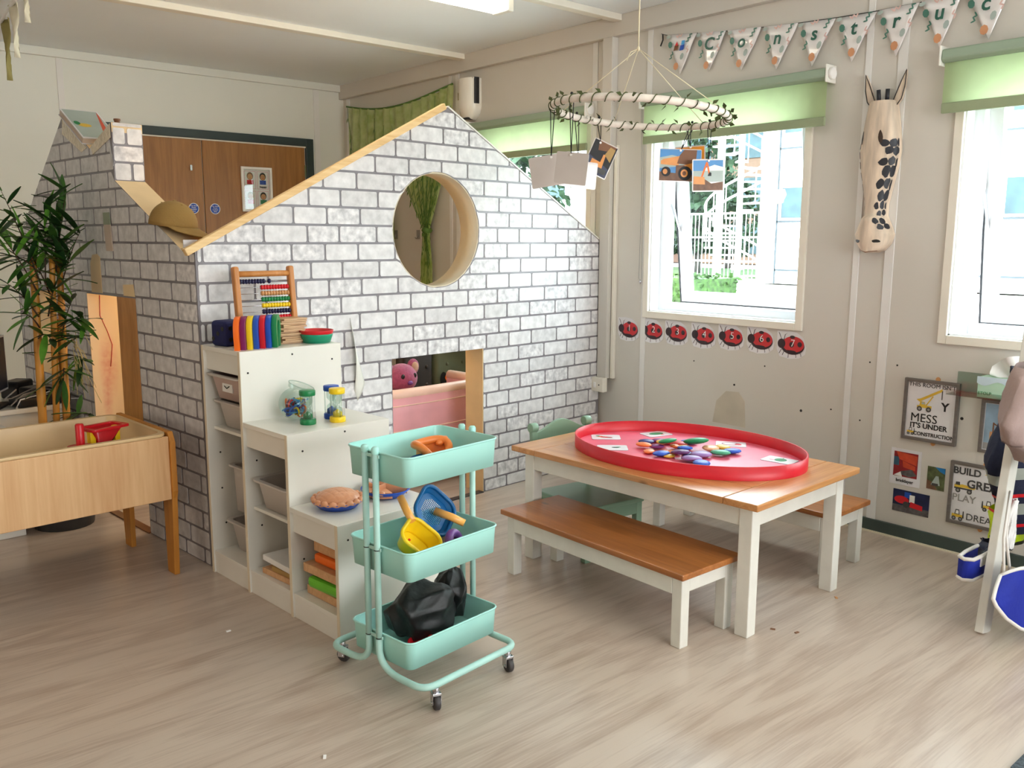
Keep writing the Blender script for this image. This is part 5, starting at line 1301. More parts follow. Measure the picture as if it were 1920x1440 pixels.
for sx in (-1, 1):
    x = sx * (TX / 2 - ins - .014); MB().box(x - .010, x + .010, -TY / 2 + ins + lg, TY / 2 - ins - lg, TZ - TT - .075, TZ - TT).build('apron', 'paint_white', tb, bevel=.002)
for sy in (-1, 1):
    y = sy * (TY / 2 - ins - .014); MB().box(-TX / 2 + ins + lg, TX / 2 - ins - lg, y - .010, y + .010, TZ - TT - .075, TZ - TT).build('apron', 'paint_white', tb, bevel=.002)
def bench(label, x, y, rz, bx=.325, by=.945, bz=.272):
    t = thing('bench', label, 'bench', (x, y, 0), rz, 'matching pine topped benches')
    MB().box(-bx / 2, bx / 2, -by / 2, by / 2, bz - .022, bz).build('seat', 'bench_pine', t, bevel=.004)
    for sx in (-1, 1):
        for sy in (-1, 1):
            cx, cy = sx * (bx / 2 - .022 - .021), sy * (by / 2 - .020 - .021)
            MB().box(cx - .021, cx + .021, cy - .021, cy + .021, 0, bz - .022).build('leg', 'paint_white', t, bevel=.003)
            ends = [(cx - .008, cy - sy * .021), (cx + .008, cy - sy * .021)]
        xx = sx * (bx / 2 - .030); MB().box(xx - .009, xx + .009, -by / 2 + .062, by / 2 - .062, bz - .087, bz - .022).build('apron', 'paint_white', t, bevel=.002)
    for sy in (-1, 1):
        yy = sy * (by / 2 - .030); MB().box(-bx / 2 + .064, bx / 2 - .064, yy - .009, yy + .009, bz - .077, bz - .022).build('apron', 'paint_white', t, bevel=.002)
bench('pine topped white bench pushed halfway under the table on the trolley side', 2.390, 2.185, -.012)
bench('pine topped white bench on the window side of the table', 3.345, 2.21, .02)
# ------------------------------------------------------------------ green chair
ch = thing('child_chair', 'sage green wooden child chair at the far end of the table', 'chair', (2.745, 2.66, 0), -.10)
SZc = .245
def seatf(u, v): return ((u - .5) * .33 * (1 - .08 * v), -.19 + .36 * v, SZc - .006 * math.sin(PI * u))
MB().box(-.165, .165, -.19, .17, SZc - .022, SZc).build('seat', 'chair_green', ch, bevel=.006)
for sx in (-1, 1):
    MB().box(sx * .145 - .016, sx * .145 + .016, -.180, -.148, 0, SZc - .022).build('leg', 'chair_green', ch, bevel=.003)
    b = MB(); b.bar((sx * .150, .165, 0), (sx * .155, .205, .515), .030, .024, up=(0, 1, 0)); b.build('back_post', 'chair_green', ch, bevel=.004)
    b = MB(); b.cyl((sx * .155 - .018, .205, .522), (sx * .155 + .018, .205, .522), .022, 16); b.build('post_scroll', 'chair_green', ch, bevel=.003)
    MB().box(sx * .145 - .009, sx * .145 + .009, -.15, .16, SZc - .062, SZc - .022).build('apron', 'chair_green', ch)
MB().box(-.13, .13, -.178, -.160, SZc - .075, SZc - .022).build('apron', 'chair_green', ch, bevel=.002)
top = [(-.145, .45), (.145, .45)] + [(.145 - .29 * k / 16, .500 + .048 * math.sin(PI * k / 16) ** 2) for k in range(17)]
b = MB(); b.plate(top, [], -.009, .009, MX(((1, 0, 0, 0), (0, 0, 1, .203), (0, 1, 0, 0), (0, 0, 0, 1)))); b.build('top_rail', 'chair_green', ch, bevel=.003)
MB().box(-.14, .14, .182, .198, .33, .375).build('back_rail', 'chair_green', ch, bevel=.003)
# ------------------------------------------------------------------ red tray with picture cards and stones
rt = thing('activity_tray', 'shallow oval red tray filling the table top', 'tray', (2.835, 2.199, TZ + .0005), .171)
RA, RB, RH = .350, .494, .052
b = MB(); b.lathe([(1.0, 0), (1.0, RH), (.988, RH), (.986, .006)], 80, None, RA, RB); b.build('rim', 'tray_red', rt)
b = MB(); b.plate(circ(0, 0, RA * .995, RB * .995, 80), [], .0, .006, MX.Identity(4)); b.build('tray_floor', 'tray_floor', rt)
ZT = TZ + .0005 + .006
pm('card_blue', (60, 64, 120), .4)
def pcard(label, x, y, rz, items, w_=.125, h=.088, tilt=0.0, z=0.0):
    t = thing('picture_card', label, 'card', M=T((x, y, ZT + .0012 + z)) @ RZ(rz) @ RX(tilt), group='picture cards on the red tray')
    MB().plate(rr(w_, h, .010), [], -.0008, .0006, MX.Identity(4)).build('card', 'card_white', t)
    MB().plate(rr(w_ + .002, h + .002, .010), [], -.0012, -.0008, MX.Identity(4)).build('card_back', 'card_blue', t)
    printed('print', t, items, .001, .0002)
ell = lambda cx, cy, rx, ry: circ(cx, cy, rx, ry, 18)
pcard('picture card of a coloured caterpillar at the near left of the red tray', 2.79, 2.60, -.75, [('pr_orange', ell(-.025, .008, .012, .010)), ('pr_red', ell(-.012, -.004, .013, .010)), ('pr_red', ell(.002, -.008, .013, .010)), ('pr_dred', ell(.016, -.012, .012, .009)), ('pr_green', ell(-.035, .014, .009, .008))])
pcard('picture card of a green leaf at the back of the red tray', 3.01, 2.50, -.25, [('pr_green', ell(.0, .0, .036, .022)), ('pr_red', ell(.016, -.026, .010, .005)), ('pr_brown', rect(-.05, -.034, .006, .010))])
pcard('picture card of a red wreath near the stones', 3.10, 2.165, -.95, [('pr_dred', ell(.0, .0, .040, .027)), ('card_white', ell(-.006, .0, .028, .017)), ('pr_red', ell(.030, -.008, .014, .014))])
pcard('picture card of a green apple at the right end of the red tray', 3.015, 1.875, -1.45, [('pr_green', ell(.004, .0, .024, .026)), ('pr_brown', rect(.0, .004, .024, .036)), ('pr_pink', ell(-.026, -.014, .012, .006))])
pcard('picture card half hidden behind the near rim of the red tray', 2.665, 2.445, -.75, [('pr_darkgrey', ell(.012, .0, .016, .010)), ('pr_green', ell(.024, .006, .012, .006))])
scol = dict(n=(46, 40, 110), p=(120, 40, 110), r=(214, 60, 64), o=(240, 130, 70), y=(226, 178, 60), g=(24, 140, 84), b=(36, 84, 190), v=(150, 116, 176), k=(96, 50, 104), lb=(96, 120, 200), pe=(244, 180, 140), pg=(70, 160, 120))
cname = dict(n='indigo', p='magenta', r='red', o='orange', y='mustard yellow', g='green', b='bright blue', v='lilac', k='dark purple', lb='periwinkle blue', pe='peach', pg='pale green')
for k, c in scol.items(): pm('stone_' + k, c, .42, var=.06, scale=30)
stones = [('n', 2.836, 2.408, .030, 0), ('p', 2.893, 2.388, .028, 0), ('r', 2.909, 2.334, .032, 0), ('o', 2.759, 2.356, .032, .4), ('y', 2.846, 2.334, .026, .6), ('p', 2.790, 2.313, .028, .2), ('g', 2.822, 2.282, .034, 1.5), ('o', 2.71, 2.285, .027, 0), ('b', 2.705, 2.218, .033, .2), ('o', 2.845, 2.262, .024, .4), ('r', 2.905, 2.280, .030, .2), ('o', 2.770, 2.205, .026, .1), ('lb', 2.965, 2.282, .032, 0), ('b', 2.84, 2.205, .028, .5), ('g', 2.905, 2.200, .046, 1.4), ('pe', 2.925, 2.140, .034, .3), ('y', 2.988, 2.126, .032, .1), ('b', 2.955, 2.058, .034, .2), ('pg', 2.890, 2.066, .036, .3), ('v', 2.815, 2.105, .038, .1), ('k', 2.742, 2.150, .034, .9), ('v', 2.728, 2.084, .037, .2), ('b', 2.70, 2.015, .035, .2), ('y', 2.715, 2.185, .022, 0), ('r', 2.865, 2.225, .026, 0), ('o', 2.755, 2.24, .024, 0), ('n', 2.80, 2.16, .026, 0), ('y', 2.885, 2.245, .024, 0)]
where = {}
for i, (k, x, y, r, up) in enumerate(stones):
    rr_ = random.Random(i); b = MB(); b.ell((0, 0, 0), (r * 1.15, r * 1.15 * rr_.uniform(.70, .85), r * .30), 18, 10)
    o = b.build('wooden_stone', 'stone_' + k)
    o.matrix_world = T((x, y, ZT + r * .30 + up * .017)) @ RZ(rr_.uniform(0, 3)) @ RX(up * .12) @ RY(up * .10)
    where.setdefault(k, []).append((o, x, y, r))
for k, lst in where.items():
    lst.sort(key=lambda q: q[1] * .757 - q[2] * .653)
    nmn = {1: [''], 2: ['left', 'right'], 3: ['leftmost', 'middle', 'rightmost'], 4: ['leftmost', 'second from left', 'third from left', 'rightmost'], 5: ['leftmost', 'second from left', 'third from left', 'fourth from left', 'rightmost']}[len(lst)]
    for (o, *_r), p in zip(lst, nmn):
        tag(o, ('the only %s wooden pebble in the heap on the red tray' % cname[k]) if not p else ('%s of the %s wooden pebbles on the red tray' % (p, cname[k])), 'pebble', 'coloured wooden pebbles on the red tray')

# ------------------------------------------------------------------ sand table
st = thing('sand_table', 'plywood sand table with a plastic tub at the left edge', 'sand table', (1.222, 3.487, 0), .06)
STL, STW = 1.25, .535
for y in (0, STW): MB().box(-STL, -.022, y - .009, y + .009, .325, .583).build('side_board', 'beech', st, bevel=.003)
def legpts():
    return [(0.010, 0), (.075, 0), (.080, .30), (.10, .36), (.16, .385), (STW - .16, .385), (STW - .10, .36), (STW - .08, .30), (STW - .075, 0), (STW - .010, 0), (STW + .012, .33), (STW + .022, .36), (STW + .022, .56), (STW + .0, .60), (0.0, .60), (-.022, .56), (-.022, .36), (-.012, .33)]
for x in (-.022, -STL): MB().plate(legpts(), [], x, x + .022, IDW).build('leg_panel', 'beech_leg', st, bevel=.003)
b = MB(); M = T((-STL / 2 - .011, STW / 2, 0))
b.rbox(STL - .05, STW - .022, .42, .592, .05, .06, 6, M, True, False); b.rbox(STL - .058, STW - .030, .424, .592, .05, .06, 6, M, True, False)
tubm = b.build('tub', 'tub_plastic', st)
b = MB(); b.plate([(p[0] - STL / 2 - .011, p[1] + STW / 2) for p in rr(STL - .02, STW + .022, .05, 6)], [[(p[0] - STL / 2 - .011, p[1] + STW / 2) for p in rr(STL - .054, STW - .026, .05, 6)]], .584, .596, MX.Identity(4)); b.build('tub_lip', 'tub_plastic', tubm, bevel=.004)
def sl(x, y, z): return V((1.222, 3.487, 0)) + V((math.cos(.06) * x - math.sin(.06) * y, math.sin(.06) * x + math.cos(.06) * y, z))
t = thing('sand_stamper', 'red toy stamper with an upright handle in the sand table', 'toy', sl(-.30, .15, .445))
MB().lathe([(.001, 0), (.052, 0), (.055, .01), (.055, .10), (.048, .118), (.001, .122)], 26).build('base', 'pl_red', t)
MB().lathe([(.016, .12), (.016, .20), (.013, .205), (.001, .206)], 16).build('handle', 'pl_red', t)
t = thing('sand_funnel', 'red square toy funnel on yellow legs in the sand table', 'toy', sl(-.195, .20, .435), .35)
b = MB(); b.plate(rr(.165, .115, .015), [rr(.125, .078, .01)], .176, .186, MX.Identity(4)); b.build('rim', 'pl_red', t, bevel=.003)
b = MB(); b.rbox(.128, .082, .10, .180, .012, .09, 3, None, True, False); b.build('hopper', 'pl_red', t, solid=.003)
for s in (-1, 1): MB().box(s * .055 - .012, s * .055 + .012, -.012, .012, 0, .178).build('leg', 'pl_yellow', t, bevel=.003)
MB().cyl((-.02, 0, .06), (.02, 0, .06), .035, 16).build('mill_wheel', 'pl_green', t)

# ------------------------------------------------------------------ bamboo plant
pl = thing('bamboo_plant', 'artificial bamboo plant beside the playhouse side wall', 'plant', (1.04, 4.50, 0))
canes = [((-.07, .0), (-.04, .02), 1.27, .021), ((-.02, .02), (.035, .0), 1.27, .017), ((.03, .0), (.07, .02), 1.26, .019), ((.045, .03), (.05, .05), .98, .013)]
for (a, c, h, r) in canes:
    b = MB(); pts = []; rs = []
    for i in range(25):
        q = i / 24; pts.append((a[0] + .1 * (1 - q) * 0 + (c[0] - a[0]) * q * -1 + (c[0] - a[0]) * 1 * (1 if False else q) * 2 - 0, a[1] + (c[1] - a[1]) * q, h * q)); rs.append(r * (1 - .25 * q) * (1.12 if i % 4 == 0 else 1))
    b.tube(pts, rs, 10); b.build('cane', 'cane', pl)
lm_ = {}
for mt in ('leaf_green', 'leaf_light', 'leaf_dark'):
    b = MB(); n = 7; vs = []; fs = []
    for i in range(n + 1):
        q = i / n; wq = .0145 * math.sin(PI * min(1, q * .92 + .06)) ** .8; zq = -.022 * q * q
        vs += [(-wq,   .165 * q, zq + .003), (0,   .165 * q, zq), (wq,   .165 * q, zq + .003)]
    for i in range(n): fs += [(i * 3, i * 3 + 1, i * 3 + 4, i * 3 + 3), (i * 3 + 1, i * 3 + 2, i * 3 + 5, i * 3 + 4)]
    b.add(vs, fs, True); lm_[mt] = b.mesh('leaf', mt)
rg = random.Random(12)
def spray(tip_from, tip_to, nl, sp=1.0):
    a = V(tip_from); c = V(tip_to); mid = (a + c) / 2 + V((0, 0, .04))
    pts = [a * (1 - t) ** 2 + mid * 2 * t * (1 - t) + c * t * t for t in [i / 8 for i in range(9)]]
    MB().tube(pts, [.004 - .003 * i / 8 for i in range(9)], 5).build('twig', 'twig', pl)
    for i in range(nl):
        t = .35 + .65 * i / max(1, nl - 1); p = a * (1 - t) ** 2 + mid * 2 * t * (1 - t) + c * t * t
        d = (c - a).normalized() * .5 + V((rg.uniform(-1, 1), rg.uniform(-1, 1), rg.uniform(-.75, .35))) * .75; d.normalize()
        if p.x + d.x * .17 * 1.2 > .19: d.x = -abs(d.x)
        x = d.cross(V((0, 0, 1))).normalized(); z = x.cross(d)
        s = rg.uniform(.75, 1.25) * sp
        o = bpy.data.objects.new('leaf', lm_[rg.choice(('leaf_green', 'leaf_green', 'leaf_dark', 'leaf_light', 'leaf_dark'))]); COL.objects.link(o); o.parent = pl
        o.matrix_local = MX(((x.x * s, d.x * s, z.x * s, p.x), (x.y * s, d.y * s, z.y * s, p.y), (x.z * s, d.z * s, z.z * s, p.z), (0, 0, 0, 1)))
for f_, t_, nl in (((.05, .02, 1.2), (.12, .0, 1.58), 13), ((.0, .0, 1.15), (.02, -.02, 1.50), 12), ((-.02, .0, 1.15), (-.16, -.06, 1.56), 11), ((-.03, .0, 1.1), (-.20, -.08, 1.40), 10), ((.02, .02, 1.1), (-.09, -.03, 1.35), 10), ((.06, .02, 1.1), (.15, -.04, 1.38), 11), ((.05, .0, 1.2), (.05, -.04, 1.42), 10), ((.02, .0, 1.1), (.10, -.05, 1.25), 10), ((-.04, .0, 1.0), (-.17, -.05, 1.16), 11), ((-.04, .0, .95), (-.12, -.06, 1.02), 8), ((.05, .0, .9), (.10, -.05, 1.08), 10), ((.05, .0, .95), (.15, -.06, .98), 12), ((.06, .0, .85), (.16, -.05, .90), 8), ((.05, .02, .8), (.14, -.03, .78), 10), ((.0, .0, 1.0), (.03, -.05, 1.14), 8), ((-.05, .0, .9), (-.01, -.06, .90), 7), ((.05, .0, .75), (.03, -.06, .70), 6), ((-.02, 0, 1.2), (-.15, -.02, 1.28), 8), ((.02, 0, 1.2), (.06, -.03, 1.32), 8), ((.06, 0, .5), (.15, -.03, .52), 5)):
    spray(f_, t_, int(nl * 1.25))
for i in range(18):
    a = V((.08 + rg.uniform(-.03, .04), -.03, .85 + rg.uniform(-.08, .1))); c = a + V((rg.uniform(-.05, .10), -.03, rg.uniform(-.22, -.02)))
    MB().tube([a, (a + c) / 2 + V((0, -.01, .02)), c], .0014, 4).build('dried_strand', 'dried', pl)
MB().lathe([(.001, 0), (.13, 0), (.15, .20), (.16, .22), (.15, .22), (.13, .19), (.001, .19)], 24).build('pot', 'pl_darkgrey', pl)

# ------------------------------------------------------------------ desk with screen and cables
dk = thing('computer_desk', 'low white desk behind the sand table at the left edge', 'desk', (.64, 5.05, 0), HA)
MB().box(-.62, .52, -.28, .34, .505, .53).build('top', 'white_lam', dk, bevel=.003)
for x in (-.60, .495): MB().box(x, x + .022, -.26, .32, 0, .505).build('side_panel', 'white_lam', dk, bevel=.002)
MB().box(-.58, .495, .29, .31, .1, .505).build('back_panel', 'pl_brown', dk)
MB().box(-.58, .495, -.25, -.235, .44, .505).build('fascia', 'white_lam', dk)
dw = thing('drawer_unit', 'white drawer unit under the screen at the left edge', 'drawers', (.66, 4.42, 0), HA)
MB().box(-.30, .20, 0, .32, 0, .46).build('body', 'white_lam', dw, bevel=.003)
MB().box(-.31, .21, -.012, .33, .46, .478).build('top', 'white_lam', dw, bevel=.002)
for z in (.03, .25): MB().box(-.28, .18, -.012, 0, z, z + .19).build('drawer', 'white_lam', dw, bevel=.003)
mo = thing('monitor', 'black computer screen turned sideways on the desk at the left edge', 'monitor', (.84, 4.92, .53), math.radians(62))
MB().box(-.22, .22, -.018, .018, .06, .34).build('casing', 'black_plastic', mo, bevel=.004); MB().box(-.22, .22, -.024, -.018, .06, .34).build('bezel', 'pl_white', mo)
MB().box(-.21, .21, -.0255, -.024, .07, .33).build('screen', 'pl_navy', mo)
MB().box(-.03, .03, .0, .05, 0, .14).build('neck', 'black_plastic', mo); MB().box(-.11, .11, -.07, .09, 0, .012).build('foot', 'black_plastic', mo, bevel=.003)
MB().box(-.05, .12, .018, .07, .16, .36).build('back_cover', 'pl_brown', mo, bevel=.006)
for i, (x, y, w_, d, h, lb) in enumerate(((1.06, 4.88, .26, .12, .05, 'black keyboard piled on the desk end'), (1.10, 5.03, .16, .14, .07, 'black box with cables on the desk'), (1.02, 5.18, .14, .10, .09, 'dark headset case on the desk'))):
    o = MB().box(-w_ / 2, w_ / 2, -d / 2, d / 2, 0, h).build(('keyboard', 'cable_box', 'headset_case')[i], 'black_plastic', bevel=.012, seg=3); o.location = (x, y, .53); o.rotation_euler = (0, 0, .2 + i * .3); tag(o, lb, ('keyboard', 'box', 'case')[i])
for k in range(3):
    pts = [(1.0 + .14 * math.cos(q * .9 + k) + .02 * q, 4.84 + .05 * math.sin(q * 1.3 + k * 2), .56 + .03 * math.sin(q * 1.7 + k) + .02 * k) for q in range(9)]
    tag(MB().tube(pts, .0035, 6).build('cable', 'pl_grey' if k else 'pl_white'), ('white', 'upper grey', 'lower grey')[k] + ' cable tangled on the desk', 'cable')
pm('curtain_left', (206, 180, 130), .8)
o = MB().box(.98, 1.18, YL - .05, YL - .007, 0, 2.0).build('cupboard_side', 'door_oak', bevel=.003); tag(o, 'brown wooden cupboard edge at the far left wall', 'cupboard')

# ------------------------------------------------------------------ inside the playhouse
def hl_(u, v, z): return HO + V((math.cos(HA) * u - math.sin(HA) * v, math.sin(HA) * u + math.cos(HA) * v, z))
ac = thing('child_armchair', 'pink padded child armchair seen through the gable doorway', 'armchair', hl_(1.55, .34, 0), HA)
pm('pink_vinyl', (240, 176, 186), .45, var=.05); pm('pink_trim', (246, 208, 190), .45)
APATH = [(-.40, .36), (-.40, .20), (-.395, .10), (-.36, .035), (-.30, .006), (-.20, 0), (-.10, -.004), (0, -.006), (.10, -.004), (.20, 0), (.30, .006), (.36, .035), (.395, .10), (.40, .20), (.40, .36)]
def shell(i, v): return (APATH[i][0], APATH[i][1], .12 + .41 * v)
b = MB(); b.grid(14, 4, lambda u, v: shell(int(u * 14 + .5), v)); b.build('back', 'pink_vinyl', ac, solid=.05)
MB().tube([shell(i, 1.0) for i in range(15)], .030, 10).build('rolled_edge', 'pink_trim', ac)
for z in (.86, .52): MB().tube([(shell(i, z)[0] * 1.065, shell(i, z)[1] - .0265, shell(i, z)[2]) for i in range(3, 12)], .004, 5).build('seam', 'pink_trim', ac)
MB().box(-.36, .36, .03, .36, .12, .28).build('seat', 'pink_vinyl', ac, bevel=.03, seg=3)
for sx in (-1, 1):
    for yy in (.03, .32):
        b = MB(); b.tube([(sx * .33, yy, .12), (sx * .355, yy - .015, 0)], [.022, .016], 10); b.build('leg', 'pine_pale', ac)
ps = thing('plush_toy', 'pink plush toy with round ears beyond the pink armchair', 'soft toy', hl_(1.69, .86, .25), HA)
pm('plush', (176, 84, 122), .9, var=.1, scale=60, bump=.5, bscale=200, sheen=.4); pm('plush_belly', (214, 178, 150), .9, bump=.4, bscale=200)
MB().ell((0, 0, .10), (.12, .10, .13), 18, 12).build('body', 'plush', ps); MB().ell((-.01, -.055, .09), (.085, .06, .10), 16, 10).build('belly', 'plush_belly', ps)
MB().ell((0, -.01, .27), (.105, .09, .09), 18, 12).build('head', 'plush', ps)
for s in (-1, 1):
    e = MB(); e.ell((s * .10, .0, .33), (.045, .022, .05), 14, 8); e = e.build('ear', 'plush', ps); MB().ell((s * .102, -.016, .33), (.028, .012, .032), 12, 8).build('ear_lining', 'plush_belly', e)
    MB().ell((s * .045, -.085, .29), (.014, .008, .016), 10, 6).build('eye', 'pl_black', ps)
    MB().tube([(s * .10, -.02, .16), (s * .15, -.05, .11), (s * .14, -.08, .06)], [.04, .036, .034], 10).build('arm', 'plush', ps)
    MB().tube([(s * .06, -.05, .02), (s * .09, -.13, .01)], [.045, .05], 12).build('foot', 'plush', ps)
MB().ell((0, -.095, .25), (.02, .014, .014), 10, 6).build('nose', 'pl_violet', ps)
bb = MB().rbox(.95, .32, 0, .25, .04, 0, 5, T(hl_(2.02, .90, 0)) @ RZ(HA)).build('floor_cushion', 'pl_darkgrey', bevel=.02, seg=3); tag(bb, 'dark floor cushion block inside the playhouse', 'cushion')
pm('pad_dark', (58, 52, 48), .8); pm('pad_green', (104, 112, 88), .8)
for u, pw, mt, lb in ((2.01, .27, 'pad_dark', 'dark buttoned back cushion inside the playhouse'), (2.33, .35, 'pad_green', 'olive buttoned back cushion inside the playhouse')):
    t = thing('back_cushion', lb, 'cushion', hl_(u, 1.12, .25), HA)
    MB().rbox(pw, .09, 0, .40, .04, 0, 5).build('pad', mt, t, bevel=.03, seg=4)
    for x in (-.07, .07):
        for z in (.16, .28): MB().ell((x, -.047, z), (.012, .006, .012), 10, 6).build('button', mt, t)
rp_ = MB().cyl(tuple(hl_(2.25, 1.05, .655)), tuple(hl_(2.50, 1.02, .64)), .022, 10).build('wooden_rod', 'pl_natural'); tag(rp_, 'wooden rod above the olive cushion', 'rod')
printed_ = thing('animal_patch', 'orange and black fabric patch on the olive cushion', 'patch', M=T(hl_(2.27, 1.068, .43)) @ RZ(HA) @ RX(PI / 2))
printed('patch', printed_, [('pr_black', circ(-.05, 0, .03, .05)), ('pr_orange', circ(.0, .01, .035, .03)), ('pr_black', circ(.02, -.02, .015, .02))])
# warm lamp that shows through the side window
lp = thing('house_lamp', 'warm glowing lamp hidden inside the playhouse beside the side doorway', 'lamp', hl_(.50, .62, 0))
emit('lamp_shade', (255, 200, 128), 50.0)
MB().lathe([(.001, 0), (.09, 0), (.09, .02), (.012, .03), (.012, 1.04), (.001, 1.04)], 20).build('stand', 'pl_white', lp)
MB().lathe([(.001, 1.04), (.045, 1.05), (.06, 1.10), (.045, 1.15), (.001, 1.16)], 24).build('shade', 'lamp_shade', lp)
# ------------------------------------------------------------------ cap, book and pen on the playhouse
cp = thing('baseball_cap', 'khaki baseball cap resting on the corner of the playhouse', 'cap', hl_(.055, .33, 1.395), 0)
pm('khaki', (150, 118, 62), .85, var=.06, bump=.2, bscale=120)
yaw_c = -YAW - .15
cp.matrix_world = T(hl_(.055, .30, 1.408)) @ RZ(yaw_c) @ RY(.12)
def dome(u, v):
    a = 2 * PI * u; e = v * PI / 2; w_ = 1 - .015 * max(0, math.cos(6 * a)) 
    return (.102 * math.cos(e) * math.cos(a) * w_, .082 * math.cos(e) * math.sin(a) * w_, .105 * math.sin(e) ** .9)
MB().grid(36, 12, dome).build('crown', 'khaki', cp, solid=.003)
def brim(u, v):
    a = -PI / 2.15 + 2 * PI / 2.15 * u; r0 = V((.100 * math.cos(a), .080 * math.sin(a), .004)); r1 = V((.045 + .130 * math.cos(a), .088 * math.sin(a), -.030 - .0 + .020 * (1 - math.cos(a))))
    p = r0.lerp(r1, v); return (p.x, p.y, p.z - .012 * math.sin(PI * v) * 0)
MB().grid(24, 8, brim).build('brim', 'khaki', cp, solid=.004)
MB().ell((0, 0, .106), (.008, .008, .005), 10, 6).build('button', 'khaki', cp)
for a in (.5, 2.6, -.5, -2.6): MB().tube([tuple(V(dome(a / (2 * PI) % 1, .66)) + V((.004 * math.cos(q), .004 * math.sin(q), .003))) for q in [2 * PI * k / 8 for k in range(8)]], .0012, 4, closed=True).build('eyelet', 'khaki', cp)
tg = MB().box(-.02, .10, -.004, .0, 0, .035); o = tg.build('card_strip', 'card_white'); o.matrix_world = T(hl_(.0, .06, 1.318)) @ RZ(HA); tag(o, 'white card strip lying under the cap brim', 'card'); 
bk = thing('picture_book', 'pale picture book wedged in the notch of the playhouse chimney', 'book')
ang = math.atan2(.18, .313)
bk.matrix_world = T(HO) @ RZ(HA) @ T((.068, 1.175, 1.874)) @ RX(ang)
MB().box(-.085, .085, -.155, .155, 0, .026).build('pages', 'tape_paper', bk, bevel=.002)
cv = MB().box(-.088, .088, -.158, .158, .026, .030).build('cover', 'card_white', bk)
MB().box(-.088, .088, -.158, .158, -.004, 0).build('back_cover', 'card_white', bk)
printed('cover_print', cv, [('pr_sage', rect(-.082, .082, -.15, .15)), ('pr_orange_red', [(.02, -.15), (.05, -.15), (.08, .11), (.08, .15)]), ('pr_yel', circ(-.03, -.02, .03, .02)), ('pr_green', circ(-.06, .0, .014, .02))], .0305)
o = MB().lathe([(.001, 0), (.013, 0), (.012, .05), (.015, .055), (.015, .062), (.001, .062)], 14).build('bottle_top', 'pl_brown'); o.location = hl_(.07, .845, 1.835); tag(o, 'small dark brown stopper standing in the chimney notch', 'stopper')

# ------------------------------------------------------------------ costume stand
sd = thing('costume_stand', 'white wooden clothes stand leg at the right edge', 'clothes stand', (3.20, 1.13, 0))
for y in (0, -1.0):
    b = MB(); b.bar((-.035, y, 0), (.26, y + .02, 1.30), .07, .03, up=(0, 1, 0)); b.build('leg', 'paint_white', sd, bevel=.003)
    b = MB(); b.bar((.55, y, 0), (.26, y + .02, 1.30), .07, .03, up=(0, 1, 0)); b.build('leg', 'paint_white', sd, bevel=.003)
b = MB(); b.cyl((.26, .0, 1.27), (.26, -1.0, 1.27), .014, 12); b.build('rail', 'paint_white', sd)
pm('navy_cloth', (20, 26, 52), .9, var=.1, bump=.2, bscale=90); pm('reflective', (150, 154, 144), .35, var=.06); pm('mauve_cloth', (156, 134, 128), .9, var=.08, bump=.2, bscale=90); pm('apron_blue', (10, 34, 150), .8, var=.1, bump=.15, bscale=60); pm('bias_white', (226, 220, 212), .7)
def drape(name, label, cat, base, prof, thick, mt, ph=0.0, nz=30, parts=()):
    """hanging garment: prof lists (z, x_left, x_right); folds run down it"""
    t = thing(name, label, cat, base)
    def at(z):
        for (z0, a0, b0), (z1, a1, b1) in zip(prof, prof[1:]):
            if z1 <= z <= z0:
                q = (z0 - z) / (z0 - z1 + 1e-9); return a0 + (a1 - a0) * q, b0 + (b1 - b0) * q
        return prof[-1][1:]
    zt, zb = prof[0][0], prof[-1][0]
    def surf(u, v, off=0.0):
        z = zt + (zb - zt) * v; a, b_ = at(z); an = 2 * PI * u
        x = (a + b_) / 2 + (b_ - a) / 2 * math.cos(an) * (1 + off)
        y = thick * math.sin(an) * (1 + .25 * math.sin(5 * an + ph + 3 * v)) * (1 + off) - off * .02
        return (x + .006 * math.sin(8 * v + ph) + .010 * abs(math.sin(5 * v + 2 * an + ph)), y - .012 * abs(math.sin(4 * an + 6 * v + ph)), z + .006 * math.sin(3 * an + ph))
    MB().grid(44, nz, surf).build('cloth', mt, t)
    for nm, v0, v1, m2 in parts: MB().grid(44, 3, lambda u, v: surf(u, v0 + (v1 - v0) * v, .035)).build(nm, m2, t)
    return t, surf
drape('navy_jacket', 'navy costume jacket with silver reflective stripes behind the stand leg', 'jacket', (3.45, 1.21, 0), [(.90, .00, .20), (.71, -.02, .20), (.64, -.11, .20), (.57, -.165, .19), (.52, -.13, .18), (.45, -.08, .17), (.385, -.01, .16), (.26, .06, .15)], .045, 'navy_cloth', .4, parts=(('reflective_band', .575, .645, 'reflective'), ('red_band', .735, .757, 'pl_red'), ('reflective_band', .80, .87, 'reflective'), ('red_band', .93, .95, 'pl_red')))
mc_, _ = drape('mauve_coat', 'dusty mauve costume coat at the top of the stand', 'coat', (3.10, 1.05, 0), [(.96, -.05, .25), (.935, -.085, .25), (.83, -.125, .25), (.78, -.15, .24), (.72, -.12, .24), (.675, -.02, .22), (.61, .10, .20)], .055, 'mauve_cloth', 1.2, parts=(('seam', .70, .715, 'mauve_cloth'),))
MB().tube([(.10, 0, .94), (.16, .02, 1.02), (.255, .055, 1.03), (.17, .03, .99), (.12, 0, .94)], .005, 6).build('hanging_loop', 'bias_white', mc_)
drape('white_scarf', 'white costume cloth hanging beside the navy jacket', 'cloth', (3.42, 1.17, 0), [(.42, .00, .02), (.36, -.02, .03), (.28, -.035, .03), (.24, -.02, .02)], .012, 'pl_white', 2.2)
